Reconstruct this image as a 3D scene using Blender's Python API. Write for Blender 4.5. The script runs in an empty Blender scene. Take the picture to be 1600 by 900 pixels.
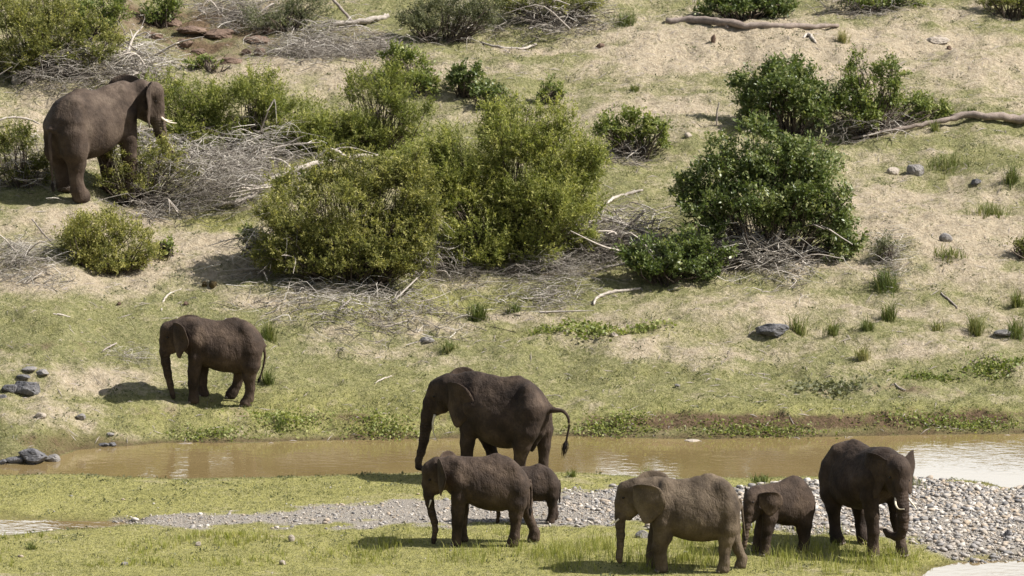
import bpy, math, random
import numpy as np
from mathutils import Vector, Matrix

# ------------------------------------------------------------------ camera, world, sun, exposure
S = bpy.context.scene
COL = S.collection
rng = np.random.default_rng(7)
random.seed(7)
FPX, CAMH = 9900.0, 34.3                       # focal length in photo pixels (1600 wide), camera height over the water
PITCH = math.atan((CAMH - 0.3) / 150.0) - math.atan(430.0 / FPX)
cam_d = bpy.data.cameras.new("camera")
cam = bpy.data.objects.new("camera", cam_d)
COL.objects.link(cam)
cam.location = (0, 0, CAMH)
cam.rotation_euler = (math.pi / 2 - PITCH, 0, 0)
cam_d.sensor_width = 36.0
cam_d.lens = 36.0 * FPX / 1600.0
cam_d.clip_start = 1.0
cam_d.clip_end = 8000.0
cam_d.dof.use_dof = True
cam_d.dof.focus_distance = 157.0
cam_d.dof.aperture_fstop = 2.8
S.camera = cam

SUN_EL, SUN_AZ = math.radians(47), math.radians(94)   # azimuth from +Y (view direction) towards +X (right)
world = bpy.data.worlds.new("World")
S.world = world
world.use_nodes = True
wn = world.node_tree.nodes
sky = wn.new("ShaderNodeTexSky")
sky.sky_type = 'NISHITA'
sky.sun_disc = False
sky.sun_elevation = SUN_EL
sky.sun_rotation = SUN_AZ
sky.altitude = 300
sky.air_density = 1.0
sky.dust_density = 2.5
sky.ozone_density = 1.0
wn["Background"].inputs[1].default_value = 0.05
# broken white cloud spread evenly over the whole sky
_tc = wn.new("ShaderNodeTexCoord")
_cn = wn.new("ShaderNodeTexNoise")
_cn.inputs["Scale"].default_value = 1.7
_cn.inputs["Detail"].default_value = 6
_cn.inputs["Roughness"].default_value = 0.6
_mp = wn.new("ShaderNodeMapping")
_mp.inputs["Scale"].default_value = (1.0, 1.0, 2.2)
_mp.inputs["Location"].default_value = (0.0, 0.0, 0.0)
_cr = wn.new("ShaderNodeValToRGB")
_cr.color_ramp.elements[0].position = 0.54
_cr.color_ramp.elements[1].position = 0.63
_mx = wn.new("ShaderNodeMix")
_mx.data_type = 'RGBA'
_mx.inputs[7].default_value = (21.0, 22.0, 23.0, 1.0)
_l = world.node_tree.links.new
_l(_tc.outputs["Generated"], _mp.inputs[0])
_l(_mp.outputs[0], _cn.inputs["Vector"])
_l(_cn.outputs[0], _cr.inputs[0])
_l(_cr.outputs[0], _mx.inputs[0])
_l(sky.outputs[0], _mx.inputs[6])
_l(_mx.outputs[2], wn["Background"].inputs[0])
sun_l = bpy.data.lights.new("sun", 'SUN')
sun_l.energy = 5.0
sun_l.angle = math.radians(0.53)
sun_l.color = (1.0, 0.97, 0.925)
sun = bpy.data.objects.new("sun", sun_l)
COL.objects.link(sun)
SUND = Vector((math.cos(SUN_EL) * math.sin(SUN_AZ), math.cos(SUN_EL) * math.cos(SUN_AZ), math.sin(SUN_EL)))
sun.rotation_euler = SUND.to_track_quat('Z', 'Y').to_euler()
sun.location = (60, 150, 60)
S.view_settings.view_transform = 'Standard'
S.view_settings.look = 'None'
S.view_settings.exposure = 0.86
S.view_settings.gamma = 1.0
S.view_settings.use_curve_mapping = False

# ------------------------------------------------------------------ projection helpers
CP, SP = math.cos(PITCH), math.sin(PITCH)


def project(X, Y, Z):
    d = Y * CP - (Z - CAMH) * SP
    up = Y * SP + (Z - CAMH) * CP
    return 800 + FPX * X / d, 450 - FPX * up / d


def ray(px, py):
    a, b = (px - 800) / FPX, (450 - py) / FPX
    return np.array([a, CP + b * SP, -SP + b * CP])


def flat(px, py):
    r = ray(px, py)
    t = -CAMH / r[2]
    return r[0] * t, r[1] * t


def at_depth(px, py, Y):
    r = ray(px, py)
    t = Y / r[1]
    return np.array([r[0] * t, Y, CAMH + r[2] * t])


def mpp(Y):                                    # metres per photo pixel at a depth
    return (Y * CP + 32 * SP) / FPX


# ------------------------------------------------------------------ noise
def _hash(ix, iy, seed):
    h = (ix.astype(np.int64) * 374761393 + iy.astype(np.int64) * 668265263 + seed * 1442695041) & 0xffffffff
    h = ((h ^ (h >> 13)) * 1274126177) & 0xffffffff
    return ((h ^ (h >> 16)) & 0xffff) / 65535.0


def vnoise(x, y, seed=0):
    ix, iy = np.floor(x), np.floor(y)
    fx, fy = x - ix, y - iy
    fx, fy = fx * fx * (3 - 2 * fx), fy * fy * (3 - 2 * fy)
    a, b = _hash(ix, iy, seed), _hash(ix + 1, iy, seed)
    c, d = _hash(ix, iy + 1, seed), _hash(ix + 1, iy + 1, seed)
    return a + (b - a) * fx + (c - a) * fy + (a - b - c + d) * fx * fy


def fbm(x, y, seed=0, n=4):
    s, t, amp = 0, 0, 1.0
    for i in range(n):
        s = s + amp * vnoise(x * 2 ** i + 17.3 * i, y * 2 ** i - 9.1 * i, seed + i)
        t += amp
        amp *= 0.5
    return s / t


def sstep(a, b, x):
    t = np.clip((x - a) / (b - a), 0, 1)
    return t * t * (3 - 2 * t)


def poly_sd(X, Y, poly):                       # signed distance, negative inside
    P = np.array(poly, float)
    Q = np.roll(P, -1, 0)
    d2 = np.full(X.shape, 1e18)
    ins = np.zeros(X.shape, bool)
    for (x0, y0), (x1, y1) in zip(P, Q):
        ex, ey = x1 - x0, y1 - y0
        t = np.clip(((X - x0) * ex + (Y - y0) * ey) / (ex * ex + ey * ey + 1e-12), 0, 1)
        d2 = np.minimum(d2, (X - x0 - t * ex) ** 2 + (Y - y0 - t * ey) ** 2)
        c = ((y0 > Y) != (y1 > Y)) & (X < (x1 - x0) * (Y - y0) / (y1 - y0 + 1e-12) + x0)
        ins ^= c
    d = np.sqrt(d2)
    return np.where(ins, -d, d)


# ------------------------------------------------------------------ mesh + object helpers
def mesh_from(name, V, F, smooth=True, attrs=None, mat=None):
    V = np.asarray(V, np.float32)
    me = bpy.data.meshes.new(name)
    if isinstance(F, np.ndarray):
        n, k = F.shape
        me.vertices.add(len(V))
        me.vertices.foreach_set("co", V.ravel())
        me.loops.add(n * k)
        me.loops.foreach_set("vertex_index", F.astype(np.int32).ravel())
        me.polygons.add(n)
        me.polygons.foreach_set("loop_start", np.arange(0, n * k, k, dtype=np.int32))
        me.polygons.foreach_set("loop_total", np.full(n, k, np.int32))
    else:
        me.from_pydata([tuple(v) for v in V], [], F)
    me.update(calc_edges=True)
    me.polygons.foreach_set("use_smooth", np.full(len(me.polygons), bool(smooth)))
    for k_, a in (attrs or {}).items():
        at_ = me.attributes.new(k_, 'FLOAT', 'POINT')
        at_.data.foreach_set("value", np.asarray(a, np.float32))
    if mat:
        me.materials.append(mat)
    return me


def obj(name, me, parent=None, loc=None, rot=None):
    o = bpy.data.objects.new(name, me)
    COL.objects.link(o)
    if parent:
        o.parent = parent
    if loc is not None:
        o.location = loc
    if rot is not None:
        o.rotation_euler = rot
    return o


def tag(o, label=None, cat=None, group=None, kind=None):
    if label:
        o["label"] = label
    if cat:
        o["category"] = cat
    if group:
        o["group"] = group
    if kind:
        o["kind"] = kind
    return o


def tube(path, rad, sides=6, cap=True):
    """V, F(list quads as ndarray) of a tube along path (n,3) with radii (n,)."""
    P = np.asarray(path, float)
    n = len(P)
    rad = np.broadcast_to(np.asarray(rad, float), (n,))
    T = np.gradient(P, axis=0)
    T /= np.linalg.norm(T, axis=1)[:, None] + 1e-9
    ref = np.array([0, 0, 1.0]) if abs(T[0][2]) < 0.9 else np.array([1.0, 0, 0])
    A = np.cross(T, ref)
    A /= np.linalg.norm(A, axis=1)[:, None] + 1e-9
    B = np.cross(T, A)
    ang = np.linspace(0, 2 * np.pi, sides, endpoint=False)
    V = P[:, None, :] + rad[:, None, None] * (np.cos(ang)[None, :, None] * A[:, None, :] + np.sin(ang)[None, :, None] * B[:, None, :])
    V = V.reshape(-1, 3)
    i = np.arange(n - 1)[:, None] * sides
    j = np.arange(sides)[None, :]
    j2 = (j + 1) % sides
    F = np.stack([i + j, i + j2, i + sides + j2, i + sides + j], -1).reshape(-1, 4)
    if cap:
        c0 = len(V)
        V = np.vstack([V, P[0], P[-1]])
        e = np.arange(sides)
        e2 = (e + 1) % sides
        F = np.vstack([F, np.stack([np.full(sides, c0), e2, e, e], 1)[:, [0, 1, 2, 2]] if False else np.zeros((0, 4), int)])
        capq = [[c0, (a + 1) % sides, a] for a in range(sides)] + [[c0 + 1, (n - 1) * sides + a, (n - 1) * sides + (a + 1) % sides] for a in range(sides)]
        return V, [list(map(int, f)) for f in F] + capq
    return V, F


def join(parts):
    Vs, Fs, o = [], [], 0
    for V, F in parts:
        Vs.append(np.asarray(V))
        Fs.extend([[a + o for a in f] for f in (F.tolist() if isinstance(F, np.ndarray) else F)])
        o += len(V)
    return np.vstack(Vs), Fs


def smooth_path(pts, n=24):
    P = np.asarray(pts, float)
    if len(P) < 3:
        t = np.linspace(0, 1, n)[:, None]
        return P[0] * (1 - t) + P[-1] * t
    t = np.concatenate([[0], np.cumsum(np.linalg.norm(np.diff(P[:, :3], axis=0), axis=1) + 1e-6)])
    M = np.gradient(P, t, axis=0)
    ts = np.linspace(0, t[-1], n)
    k = np.clip(np.searchsorted(t, ts) - 1, 0, len(t) - 2)
    h = (t[k + 1] - t[k])[:, None]
    s = ((ts - t[k]) / h[:, 0])[:, None]
    return (2 * s ** 3 - 3 * s ** 2 + 1) * P[k] + (s ** 3 - 2 * s ** 2 + s) * h * M[k] + (-2 * s ** 3 + 3 * s ** 2) * P[k + 1] + (s ** 3 - s ** 2) * h * M[k + 1]


# ------------------------------------------------------------------ materials
def new_mat(name):
    m = bpy.data.materials.new(name)
    m.use_nodes = True
    nt = m.node_tree
    b = nt.nodes["Principled BSDF"]
    b.inputs["Roughness"].default_value = 0.85
    b.inputs["Specular IOR Level"].default_value = 0.25
    return m, nt, b


def node(nt, typ, **kw):
    n = nt.nodes.new(typ)
    for k, v in kw.items():
        if k in n.inputs:
            n.inputs[k].default_value = v
        else:
            setattr(n, k, v)
    return n


def rgba(c):
    return (c[0], c[1], c[2], 1.0)


def noise(nt, scale, detail=4, rough=0.55, coord=None):
    n = node(nt, "ShaderNodeTexNoise")
    n.inputs["Scale"].default_value = scale
    n.inputs["Detail"].default_value = detail
    n.inputs["Roughness"].default_value = rough
    if coord is not None:
        nt.links.new(coord, n.inputs["Vector"])
    return n.outputs[0]


def ramp(nt, fac, stops):
    r = node(nt, "ShaderNodeValToRGB")
    el = r.color_ramp.elements
    while len(el) < len(stops):
        el.new(0.5)
    for e, (p, c) in zip(el, stops):
        e.position = p
        e.color = rgba(c)
    nt.links.new(fac, r.inputs[0])
    return r.outputs[0]


def mix(nt, fac, a, b, typ='MIX'):
    m = node(nt, "ShaderNodeMix")
    m.data_type = 'RGBA'
    m.blend_type = typ
    for sock, v in ((m.inputs[0], fac), (m.inputs[6], a), (m.inputs[7], b)):
        if hasattr(v, "links"):
            nt.links.new(v, sock)
        elif isinstance(v, (int, float)):
            sock.default_value = v
        else:
            sock.default_value = rgba(v)
    return m.outputs[2]


def math_(nt, op, a, b=0.0, c=None, clamp=False):
    m = node(nt, "ShaderNodeMath")
    m.operation = op
    m.use_clamp = clamp
    for i, v in enumerate((a, b) if c is None else (a, b, c)):
        if hasattr(v, "links"):
            nt.links.new(v, m.inputs[i])
        else:
            m.inputs[i].default_value = v
    return m.outputs[0]


def attr(nt, name):
    a = node(nt, "ShaderNodeAttribute")
    a.attribute_name = name
    return a.outputs["Fac"]


def bump(nt, b, h, dist=0.02, strength=1.0):
    n = node(nt, "ShaderNodeBump")
    n.inputs["Strength"].default_value = strength
    n.inputs["Distance"].default_value = dist
    nt.links.new(h, n.inputs["Height"])
    nt.links.new(n.outputs[0], b.inputs["Normal"])


def texco(nt, which="Object"):
    return node(nt, "ShaderNodeTexCoord").outputs[which]


def skin_mat(name, dark, mid, dusty):
    m, nt, b = new_mat(name)
    co = texco(nt)
    big = noise(nt, 1.7, 5, 0.6, co)
    c = ramp(nt, big, [(0.30, dark), (0.5, mid), (0.72, dusty)])
    fine = noise(nt, 22, 5, 0.7, co)
    c = mix(nt, 0.55, c, ramp(nt, fine, [(0.3, (0.55, 0.52, 0.5)), (0.7, (1.25, 1.2, 1.15))]), 'MULTIPLY')
    nt.links.new(c, b.inputs["Base Color"])
    b.inputs["Roughness"].default_value = 0.8
    b.inputs["Specular IOR Level"].default_value = 0.2
    # hide: crackle of fine creases, broad folds, and rings round the trunk
    v = node(nt, "ShaderNodeTexVoronoi")
    v.feature = 'DISTANCE_TO_EDGE'
    v.inputs["Scale"].default_value = 17
    mp = node(nt, "ShaderNodeMapping")
    mp.inputs["Scale"].default_value = (1.0, 1.0, 0.55)
    nt.links.new(co, mp.inputs[0])
    wob = mix(nt, 0.12, mp.outputs[0], node_color(nt, noise_color(nt, 3.0, mp.outputs[0])), 'ADD')
    nt.links.new(wob, v.inputs["Vector"])
    cr = math_(nt, 'MULTIPLY', math_(nt, 'MINIMUM', v.outputs["Distance"], 0.12), 2.0)
    fold = noise(nt, 6.0, 4, 0.6, mp.outputs[0])
    mp2 = node(nt, "ShaderNodeMapping")
    mp2.inputs["Scale"].default_value = (1.0, 1.0, 0.38)
    mp2.inputs["Rotation"].default_value = (0, 0.35, 0)
    nt.links.new(co, mp2.inputs[0])
    crn = noise(nt, 4.2, 3, 0.55, mp2.outputs[0])
    crease = math_(nt, 'MINIMUM', math_(nt, 'MULTIPLY', math_(nt, 'ABSOLUTE', math_(nt, 'SUBTRACT', crn, 0.5)), 14.0), 1.0)
    cr = math_(nt, 'ADD', cr, math_(nt, 'MULTIPLY', crease, 0.45))
    sep = node(nt, "ShaderNodeSeparateXYZ")
    nt.links.new(co, sep.inputs[0])
    rings = math_(nt, 'SINE', math_(nt, 'ADD', math_(nt, 'MULTIPLY', sep.outputs[2], 75.0), math_(nt, 'MULTIPLY', fold, 6.0)))
    rings = math_(nt, 'MULTIPLY', rings, math_(nt, 'MULTIPLY', attr(nt, "trunk"), 0.28))
    h = math_(nt, 'ADD', math_(nt, 'ADD', cr, math_(nt, 'MULTIPLY', fold, 2.6)), math_(nt, 'ADD', rings, math_(nt, 'MULTIPLY', fine, 0.5)))
    bump(nt, b, h, 0.024, 0.6)
    return m


def noise_color(nt, scale, co):
    n = node(nt, "ShaderNodeTexNoise")
    n.inputs["Scale"].default_value = scale
    nt.links.new(co, n.inputs["Vector"])
    return n.outputs[1]


def node_color(nt, s):
    return s


def leaf_mat(name, a, b_, c, transl=0.3, rough=0.5, spec=0.3):
    m, nt, b = new_mat(name)
    t = attr(nt, "tint")
    col = ramp(nt, t, [(0.0, a), (0.55, b_), (1.0, c)])
    nt.links.new(col, b.inputs["Base Color"])
    b.inputs["Roughness"].default_value = rough
    b.inputs["Specular IOR Level"].default_value = spec
    tr = node(nt, "ShaderNodeBsdfTranslucent")
    nt.links.new(mix(nt, 1.0, col, (1.3, 1.35, 0.7), 'MULTIPLY'), tr.inputs[0])
    mx = node(nt, "ShaderNodeMixShader")
    mx.inputs[0].default_value = transl
    nt.links.new(b.outputs[0], mx.inputs[1])
    nt.links.new(tr.outputs[0], mx.inputs[2])
    nt.links.new(mx.outputs[0], nt.nodes["Material Output"].inputs[0])
    return m


def wood_mat(name, a, b_, scale=6):
    m, nt, b = new_mat(name)
    co = texco(nt)
    n = noise(nt, scale, 5, 0.65, co)
    nt.links.new(ramp(nt, n, [(0.3, a), (0.7, b_)]), b.inputs["Base Color"])
    bump(nt, b, noise(nt, scale * 6, 4, 0.6, co), 0.02, 0.8)
    return m


def rock_mat(name, a, b_):
    m, nt, b = new_mat(name)
    co = texco(nt)
    n = noise(nt, 4, 6, 0.65, co)
    nt.links.new(ramp(nt, n, [(0.3, a), (0.7, b_)]), b.inputs["Base Color"])
    bump(nt, b, noise(nt, 14, 6, 0.7, co), 0.05, 0.9)
    return m


M = {}
M["skin_brown"] = skin_mat("dusty_brown_hide", (0.0441, 0.0324, 0.0221), (0.0959, 0.0719, 0.0486), (0.1717, 0.1328, 0.0907))
M["skin_dark"] = skin_mat("dark_damp_hide", (0.0168, 0.0116, 0.0086), (0.0416, 0.0284, 0.0204), (0.092, 0.0648, 0.0456))
M["skin_bull"] = skin_mat("grey_brown_bull_hide", (0.0273, 0.0188, 0.0136), (0.0655, 0.0467, 0.0339), (0.1274, 0.0959, 0.071))
M["skin_mid"] = skin_mat("brown_hide", (0.0197, 0.0133, 0.0094), (0.0527, 0.0361, 0.0256), (0.1123, 0.0793, 0.0548))


def plain(name, c, rough=0.6, c2=None, scale=20):
    m, nt, b = new_mat(name)
    if c2:
        nt.links.new(ramp(nt, noise(nt, scale, 4, 0.6, texco(nt)), [(0.3, c), (0.7, c2)]), b.inputs["Base Color"])
    else:
        b.inputs["Base Color"].default_value = rgba(c)
    b.inputs["Roughness"].default_value = rough
    return m


M["ivory"] = plain("ivory", (0.62, 0.52, 0.38), 0.4, (0.72, 0.64, 0.5), 9)
M["eye"] = plain("dark_eye", (0.012, 0.008, 0.006), 0.15)
M["nail"] = plain("toenail", (0.2, 0.16, 0.13), 0.6, (0.3, 0.25, 0.2), 12)
M["hair"] = plain("tail_hair", (0.018, 0.014, 0.012), 0.7)
M["leaf_feather"] = leaf_mat("yellow_green_needles", (0.08, 0.098, 0.026), (0.215, 0.232, 0.064), (0.44, 0.42, 0.15), 0.38, 0.6, 0.15)
M["leaf_olive"] = leaf_mat("olive_leaves", (0.08, 0.09, 0.028), (0.21, 0.21, 0.065), (0.42, 0.385, 0.14), 0.36, 0.6, 0.15)
M["leaf_broad"] = leaf_mat("glossy_green_leaves", (0.055, 0.08, 0.02), (0.13, 0.165, 0.048), (0.31, 0.32, 0.15), 0.28, 0.42, 0.35)
M["leaf_fresh"] = leaf_mat("fresh_green_leaves", (0.075, 0.105, 0.025), (0.17, 0.2, 0.052), (0.34, 0.345, 0.13), 0.32, 0.5, 0.25)
M["leaf_grey"] = leaf_mat("grey_green_leaves", (0.075, 0.085, 0.042), (0.145, 0.15, 0.08), (0.24, 0.235, 0.15), 0.25, 0.6, 0.15)
M["grass"] = leaf_mat("grass_blades", (0.09, 0.108, 0.036), (0.225, 0.222, 0.1), (0.47, 0.42, 0.26), 0.25, 0.7, 0.1)
M["grass_lush"] = leaf_mat("lush_grass_blades", (0.12, 0.15, 0.03), (0.26, 0.27, 0.07), (0.46, 0.42, 0.18), 0.35, 0.6, 0.15)
M["rush"] = leaf_mat("rush_blades", (0.07, 0.1, 0.028), (0.15, 0.17, 0.05), (0.36, 0.32, 0.16), 0.25, 0.6, 0.15)
M["dry"] = wood_mat("bleached_dead_wood", (0.26, 0.22, 0.185), (0.52, 0.46, 0.39))
M["dry_dark"] = wood_mat("weathered_twigs", (0.17, 0.14, 0.12), (0.36, 0.31, 0.27))
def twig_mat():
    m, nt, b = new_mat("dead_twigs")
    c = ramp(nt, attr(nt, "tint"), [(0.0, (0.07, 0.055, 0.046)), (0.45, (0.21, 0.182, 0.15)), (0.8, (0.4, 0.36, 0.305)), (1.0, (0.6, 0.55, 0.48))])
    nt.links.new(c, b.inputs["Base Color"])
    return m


M["twigs"] = twig_mat()
M["stem"] = wood_mat("bush_stems", (0.05, 0.038, 0.028), (0.13, 0.1, 0.075))
M["log"] = wood_mat("grey_log", (0.15, 0.115, 0.095), (0.32, 0.26, 0.215))
M["rock_dark"] = rock_mat("dark_grey_rock", (0.06, 0.06, 0.065), (0.19, 0.18, 0.18))
M["rock_pale"] = rock_mat("pale_rock", (0.28, 0.23, 0.18), (0.46, 0.4, 0.33))
M["rock_mid"] = rock_mat("grey_rock", (0.14, 0.13, 0.125), (0.3, 0.275, 0.25))
M["earth_clod"] = rock_mat("red_brown_clod", (0.085, 0.052, 0.036), (0.21, 0.145, 0.105))
M["dung"] = rock_mat("dung", (0.035, 0.025, 0.01), (0.1, 0.07, 0.025))


def pebble_mat():
    m, nt, b = new_mat("river_pebbles")
    t = attr(nt, "tint")
    c = ramp(nt, t, [(0.0, (0.09, 0.088, 0.09)), (0.2, (0.2, 0.19, 0.182)), (0.45, (0.31, 0.285, 0.26)), (0.62, (0.34, 0.27, 0.195)), (0.8, (0.41, 0.375, 0.33)), (1.0, (0.55, 0.51, 0.46))])
    n = noise(nt, 26, 4, 0.6, texco(nt))
    c = mix(nt, 0.5, c, ramp(nt, n, [(0.3, (0.7, 0.68, 0.66)), (0.7, (1.15, 1.12, 1.08))]), 'MULTIPLY')
    nt.links.new(c, b.inputs["Base Color"])
    b.inputs["Roughness"].default_value = 0.7
    return m


M["pebble"] = pebble_mat()

# ------------------------------------------------------------------ terrain
FAR_SHORE = [(-900, 735), (-300, 732), (0, 727), (60, 724), (118, 703), (190, 697), (250, 693), (400, 691), (520, 688), (640, 686), (780, 684), (900, 682), (1000, 684), (1100, 686), (1200, 683), (1300, 682), (1450, 679), (1600, 677), (1900, 672), (2600, 668)]
NEAR_SHORE = [(-900, 748), (-300, 745), (0, 742), (100, 741), (200, 745), (300, 748), (420, 745), (520, 743), (600, 741), (700, 739), (800, 738), (900, 738), (960, 742), (1050, 748), (1150, 748), (1200, 746), (1280, 744), (1420, 748), (1540, 752), (1572, 763), (1600, 761), (1900, 765), (2600, 770)]
RIVER = [flat(*p) for p in FAR_SHORE] + [flat(*p) for p in NEAR_SHORE[::-1]]
POOL = [flat(*p) for p in [(-700, 815), (0, 812), (80, 813), (150, 815), (195, 818), (150, 824), (80, 830), (0, 837), (-700, 850)]]
CHANNEL = [flat(*p) for p in [(1447, 902), (1462, 887), (1500, 881), (1540, 878), (1600, 876), (2600, 868), (2600, 1010), (1300, 1010), (1420, 930)]]
GRAVEL = [flat(*p) for p in [(170, 818), (230, 813), (340, 815), (480, 806), (560, 799), (660, 794), (720, 796), (830, 786), (880, 778), (960, 768), (1080, 764), (1160, 768), (1290, 757), (1330, 752), (1430, 757), (1540, 768), (1570, 768), (1600, 764), (2400, 770), (2400, 872), (1600, 874), (1540, 876), (1490, 879), (1440, 868), (1380, 850), (1290, 846), (1200, 848), (1090, 838), (960, 836), (840, 834), (700, 840), (560, 838), (400, 836), (250, 833)]]
_fs = np.array([flat(*p) for p in FAR_SHORE])
PROF_S = [-1, 0, 0.35, 1.0, 1.8, 4.0, 10, 16, 24, 34, 44, 60, 120, 400, 3000]
PROF_Z = [-0.3, 0, 0.10, 0.42, 0.62, 1.0, 2.05, 3.2, 4.6, 6.4, 7.9, 8.6, 9.5, 14, 30]

xs_d = np.arange(-19.2, 19.21, 0.12)
xs = np.concatenate([[-2500, -900, -350, -150, -80, -50, -36, -28, -23.5, -21], xs_d, [21, 23.5, 28, 36, 50, 80, 150, 350, 900, 2500]])
ys_d = np.arange(144.0, 214.0, 0.12)
ys = np.concatenate([[-1500, -500, -150, -50, -10, 0, 10, 20, 30, 40, 55, 70, 85, 100, 115, 125, 132, 138, 141.5], ys_d, [216, 219, 224, 232, 245, 270, 320, 420, 700, 1400, 3000]])
GX, GY = np.meshgrid(xs, ys)
sd_r, sd_p, sd_c = poly_sd(GX, GY, RIVER), poly_sd(GX, GY, POOL), poly_sd(GX, GY, CHANNEL)
edge_n = (fbm(GX * 0.9, GY * 0.9, 3) - 0.5) * 0.9 + (fbm(GX * 4, GY * 4, 5) - 0.5) * 0.25
sd_w = np.minimum(np.minimum(sd_r, sd_p), sd_c) + edge_n * 0.5
shore_y = np.interp(GX, _fs[:, 0], _fs[:, 1])
s_ = GY - shore_y
far = s_ > -0.05
lowland = np.where(sd_w > 0, 0.16 * sstep(0, 1.1, sd_w) + 0.02 * np.clip(sd_w, 0, 6), -0.35 * sstep(0, 1.3, -sd_w))
lowland = lowland + sstep(0.2, 1.2, sd_w) * ((fbm(GX * 0.5, GY * 0.5, 11) - 0.5) * 0.10 + (fbm(GX * 3, GY * 3, 12) - 0.5) * 0.05)
lowland = np.clip(lowland, -0.35, 0.42)
s_hill = s_ + (fbm(GX * 0.8, GY * 0.25, 21) - 0.5) * 0.7 * sstep(-0.5, 0.5, s_)
hill = np.interp(s_hill, PROF_S, PROF_Z)
amp = sstep(0.4, 3, s_)
inview = sstep(400, 100, np.abs(GX)) * sstep(400, 215, GY)
hill = hill + amp * inview * ((fbm(GX * 0.16, GY * 0.2, 31) - 0.5) * 1.0 + (fbm(GX * 0.7, GY * 0.8, 33) - 0.5) * 0.46 + (fbm(GX * 2.6, GY * 3, 35) - 0.5) * 0.24 + (vnoise(GX * 5.5, GY * 5.5, 36) - 0.5) * 0.045)
# bumps on the cut bank over the far shore
hill = hill + sstep(0.1, 0.8, s_) * sstep(3.0, 1.0, s_) * (fbm(GX * 1.6, GY * 1.6, 37) - 0.5) * 0.42
GZ = np.where(far & (sd_r > -0.4), np.where(s_ < 0.0, lowland, np.maximum(hill, lowland * sstep(0.6, 0, s_) - 0.02)), lowland)
# the near bank the camera stands on
GZ = np.where(GY < 132, np.interp(GY, [-1500, 3, 50, 110, 132], [21.5, 32.6, 3.0, -0.4, -0.4]), GZ)
GZ = np.where((GY >= 132) & (GY < 142), -0.35, GZ)


def zt(X, Y):
    X, Y = np.asarray(X, float), np.asarray(Y, float)
    i = np.clip(np.searchsorted(xs, X) - 1, 0, len(xs) - 2)
    j = np.clip(np.searchsorted(ys, Y) - 1, 0, len(ys) - 2)
    fx = np.clip((X - xs[i]) / (xs[i + 1] - xs[i]), 0, 1)
    fy = np.clip((Y - ys[j]) / (ys[j + 1] - ys[j]), 0, 1)
    return GZ[j, i] * (1 - fx) * (1 - fy) + GZ[j, i + 1] * fx * (1 - fy) + GZ[j + 1, i] * (1 - fx) * fy + GZ[j + 1, i + 1] * fx * fy


def gsample(A, X, Y):
    i = np.clip(np.searchsorted(xs, X) - 1, 0, len(xs) - 2)
    j = np.clip(np.searchsorted(ys, Y) - 1, 0, len(ys) - 2)
    return A[j, i]


def at(px, py):
    r = ray(px, py)
    t = np.arange(138, 320, 0.06)
    X, Y, Z = r[0] * t, r[1] * t, CAMH + r[2] * t
    d = Z - zt(X, Y)
    k = int(np.argmax(d < 0)) if (d < 0).any() else len(t) - 1
    if k > 0:
        f = d[k - 1] / (d[k - 1] - d[k] + 1e-9)
        tt = t[k - 1] + f * (t[k] - t[k - 1])
    else:
        tt = t[0]
    p = r * tt + np.array([0, 0, CAMH])
    p[2] = float(zt(p[0], p[1]))
    return p


# what covers the ground: measured in the photograph, then broken up by noise
PXX, PYY = project(GX, GY, GZ)
ahead = (GY > 130) & (GY < 230)


def blob(px, py, rx, ry, s=1.0):
    d = ((PXX - px) / rx) ** 2 + ((PYY - py) / ry) ** 2
    return s * np.exp(-d * 1.1)


sand = np.full(GX.shape, 0.38)
for b in [(1120, 75, 210, 42, .55), (1450, 100, 230, 70, .36), (560, 105, 190, 28, .5), (300, 120, 150, 30, .2), (60, 200, 90, 50, .25), (110, 345, 190, 26, .5), (300, 390, 110, 50, .55),
          (60, 440, 150, 30, .5), (1420, 330, 220, 80, .36), (1540, 390, 120, 60, .42), (1300, 425, 110, 22, .4), (1420, 540, 190, 30, .36), (1100, 480, 160, 22, .4), (860, 500, 130, 16, .35),
          (640, 505, 120, 22, .3), (1020, 545, 160, 24, .3), (1150, 560, 100, 24, .25), (560, 550, 110, 16, .35), (720, 562, 110, 12, .35), (130, 610, 110, 28, .38), (1000, 170, 130, 26, .4), (1000, 215, 90, 30, .3),
          (720, 180, 60, 26, .35), (80, 660, 60, 14, .25), (1450, 490, 160, 16, .3), (420, 470, 80, 20, .2), (1380, 610, 140, 14, .25), (200, 590, 90, 14, .2), (980, 90, 160, 50, .2), (1300, 90, 120, 40, .3)]:
    sand = sand + blob(*b)
for b in [(700, 25, 200, 30, .2), (880, 110, 130, 40, .18), (200, 520, 240, 46, .3), (640, 540, 260, 50, .12), (500, 640, 320, 50, .34), (900, 590, 400, 40, .2), (330, 350, 100, 18, .4), (640, 470, 160, 18, .25),
          (700, 230, 150, 60, .2), (990, 270, 60, 60, .25), (1300, 650, 400, 30, .35), (1480, 600, 120, 14, .1), (1000, 440, 200, 40, .2), (1480, 240, 150, 24, .22), (400, 700, 900, 14, .3)]:
    sand = sand - blob(*b)
low = (s_ < -0.2)
sand = np.where(low, 0.10 + .35 * (fbm(GX * .9, GY * 1.6, 61) - .5), sand)
nz = fbm(GX * 0.55, GY * 0.9, 41, 5)
nf = fbm(GX * 2.2, GY * 2.2, 45, 4)
sand = np.clip(sand + (nz - 0.5) * 0.9 + (nf - 0.5) * 0.75, 0, 1)
sd_g = poly_sd(GX, GY, GRAVEL) + (fbm(GX * 1.4, GY * 2.2, 51) - 0.5) * 2.0
gravel = sstep(0.15, -0.25, sd_g) * low
mud = np.zeros(GX.shape)
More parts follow.
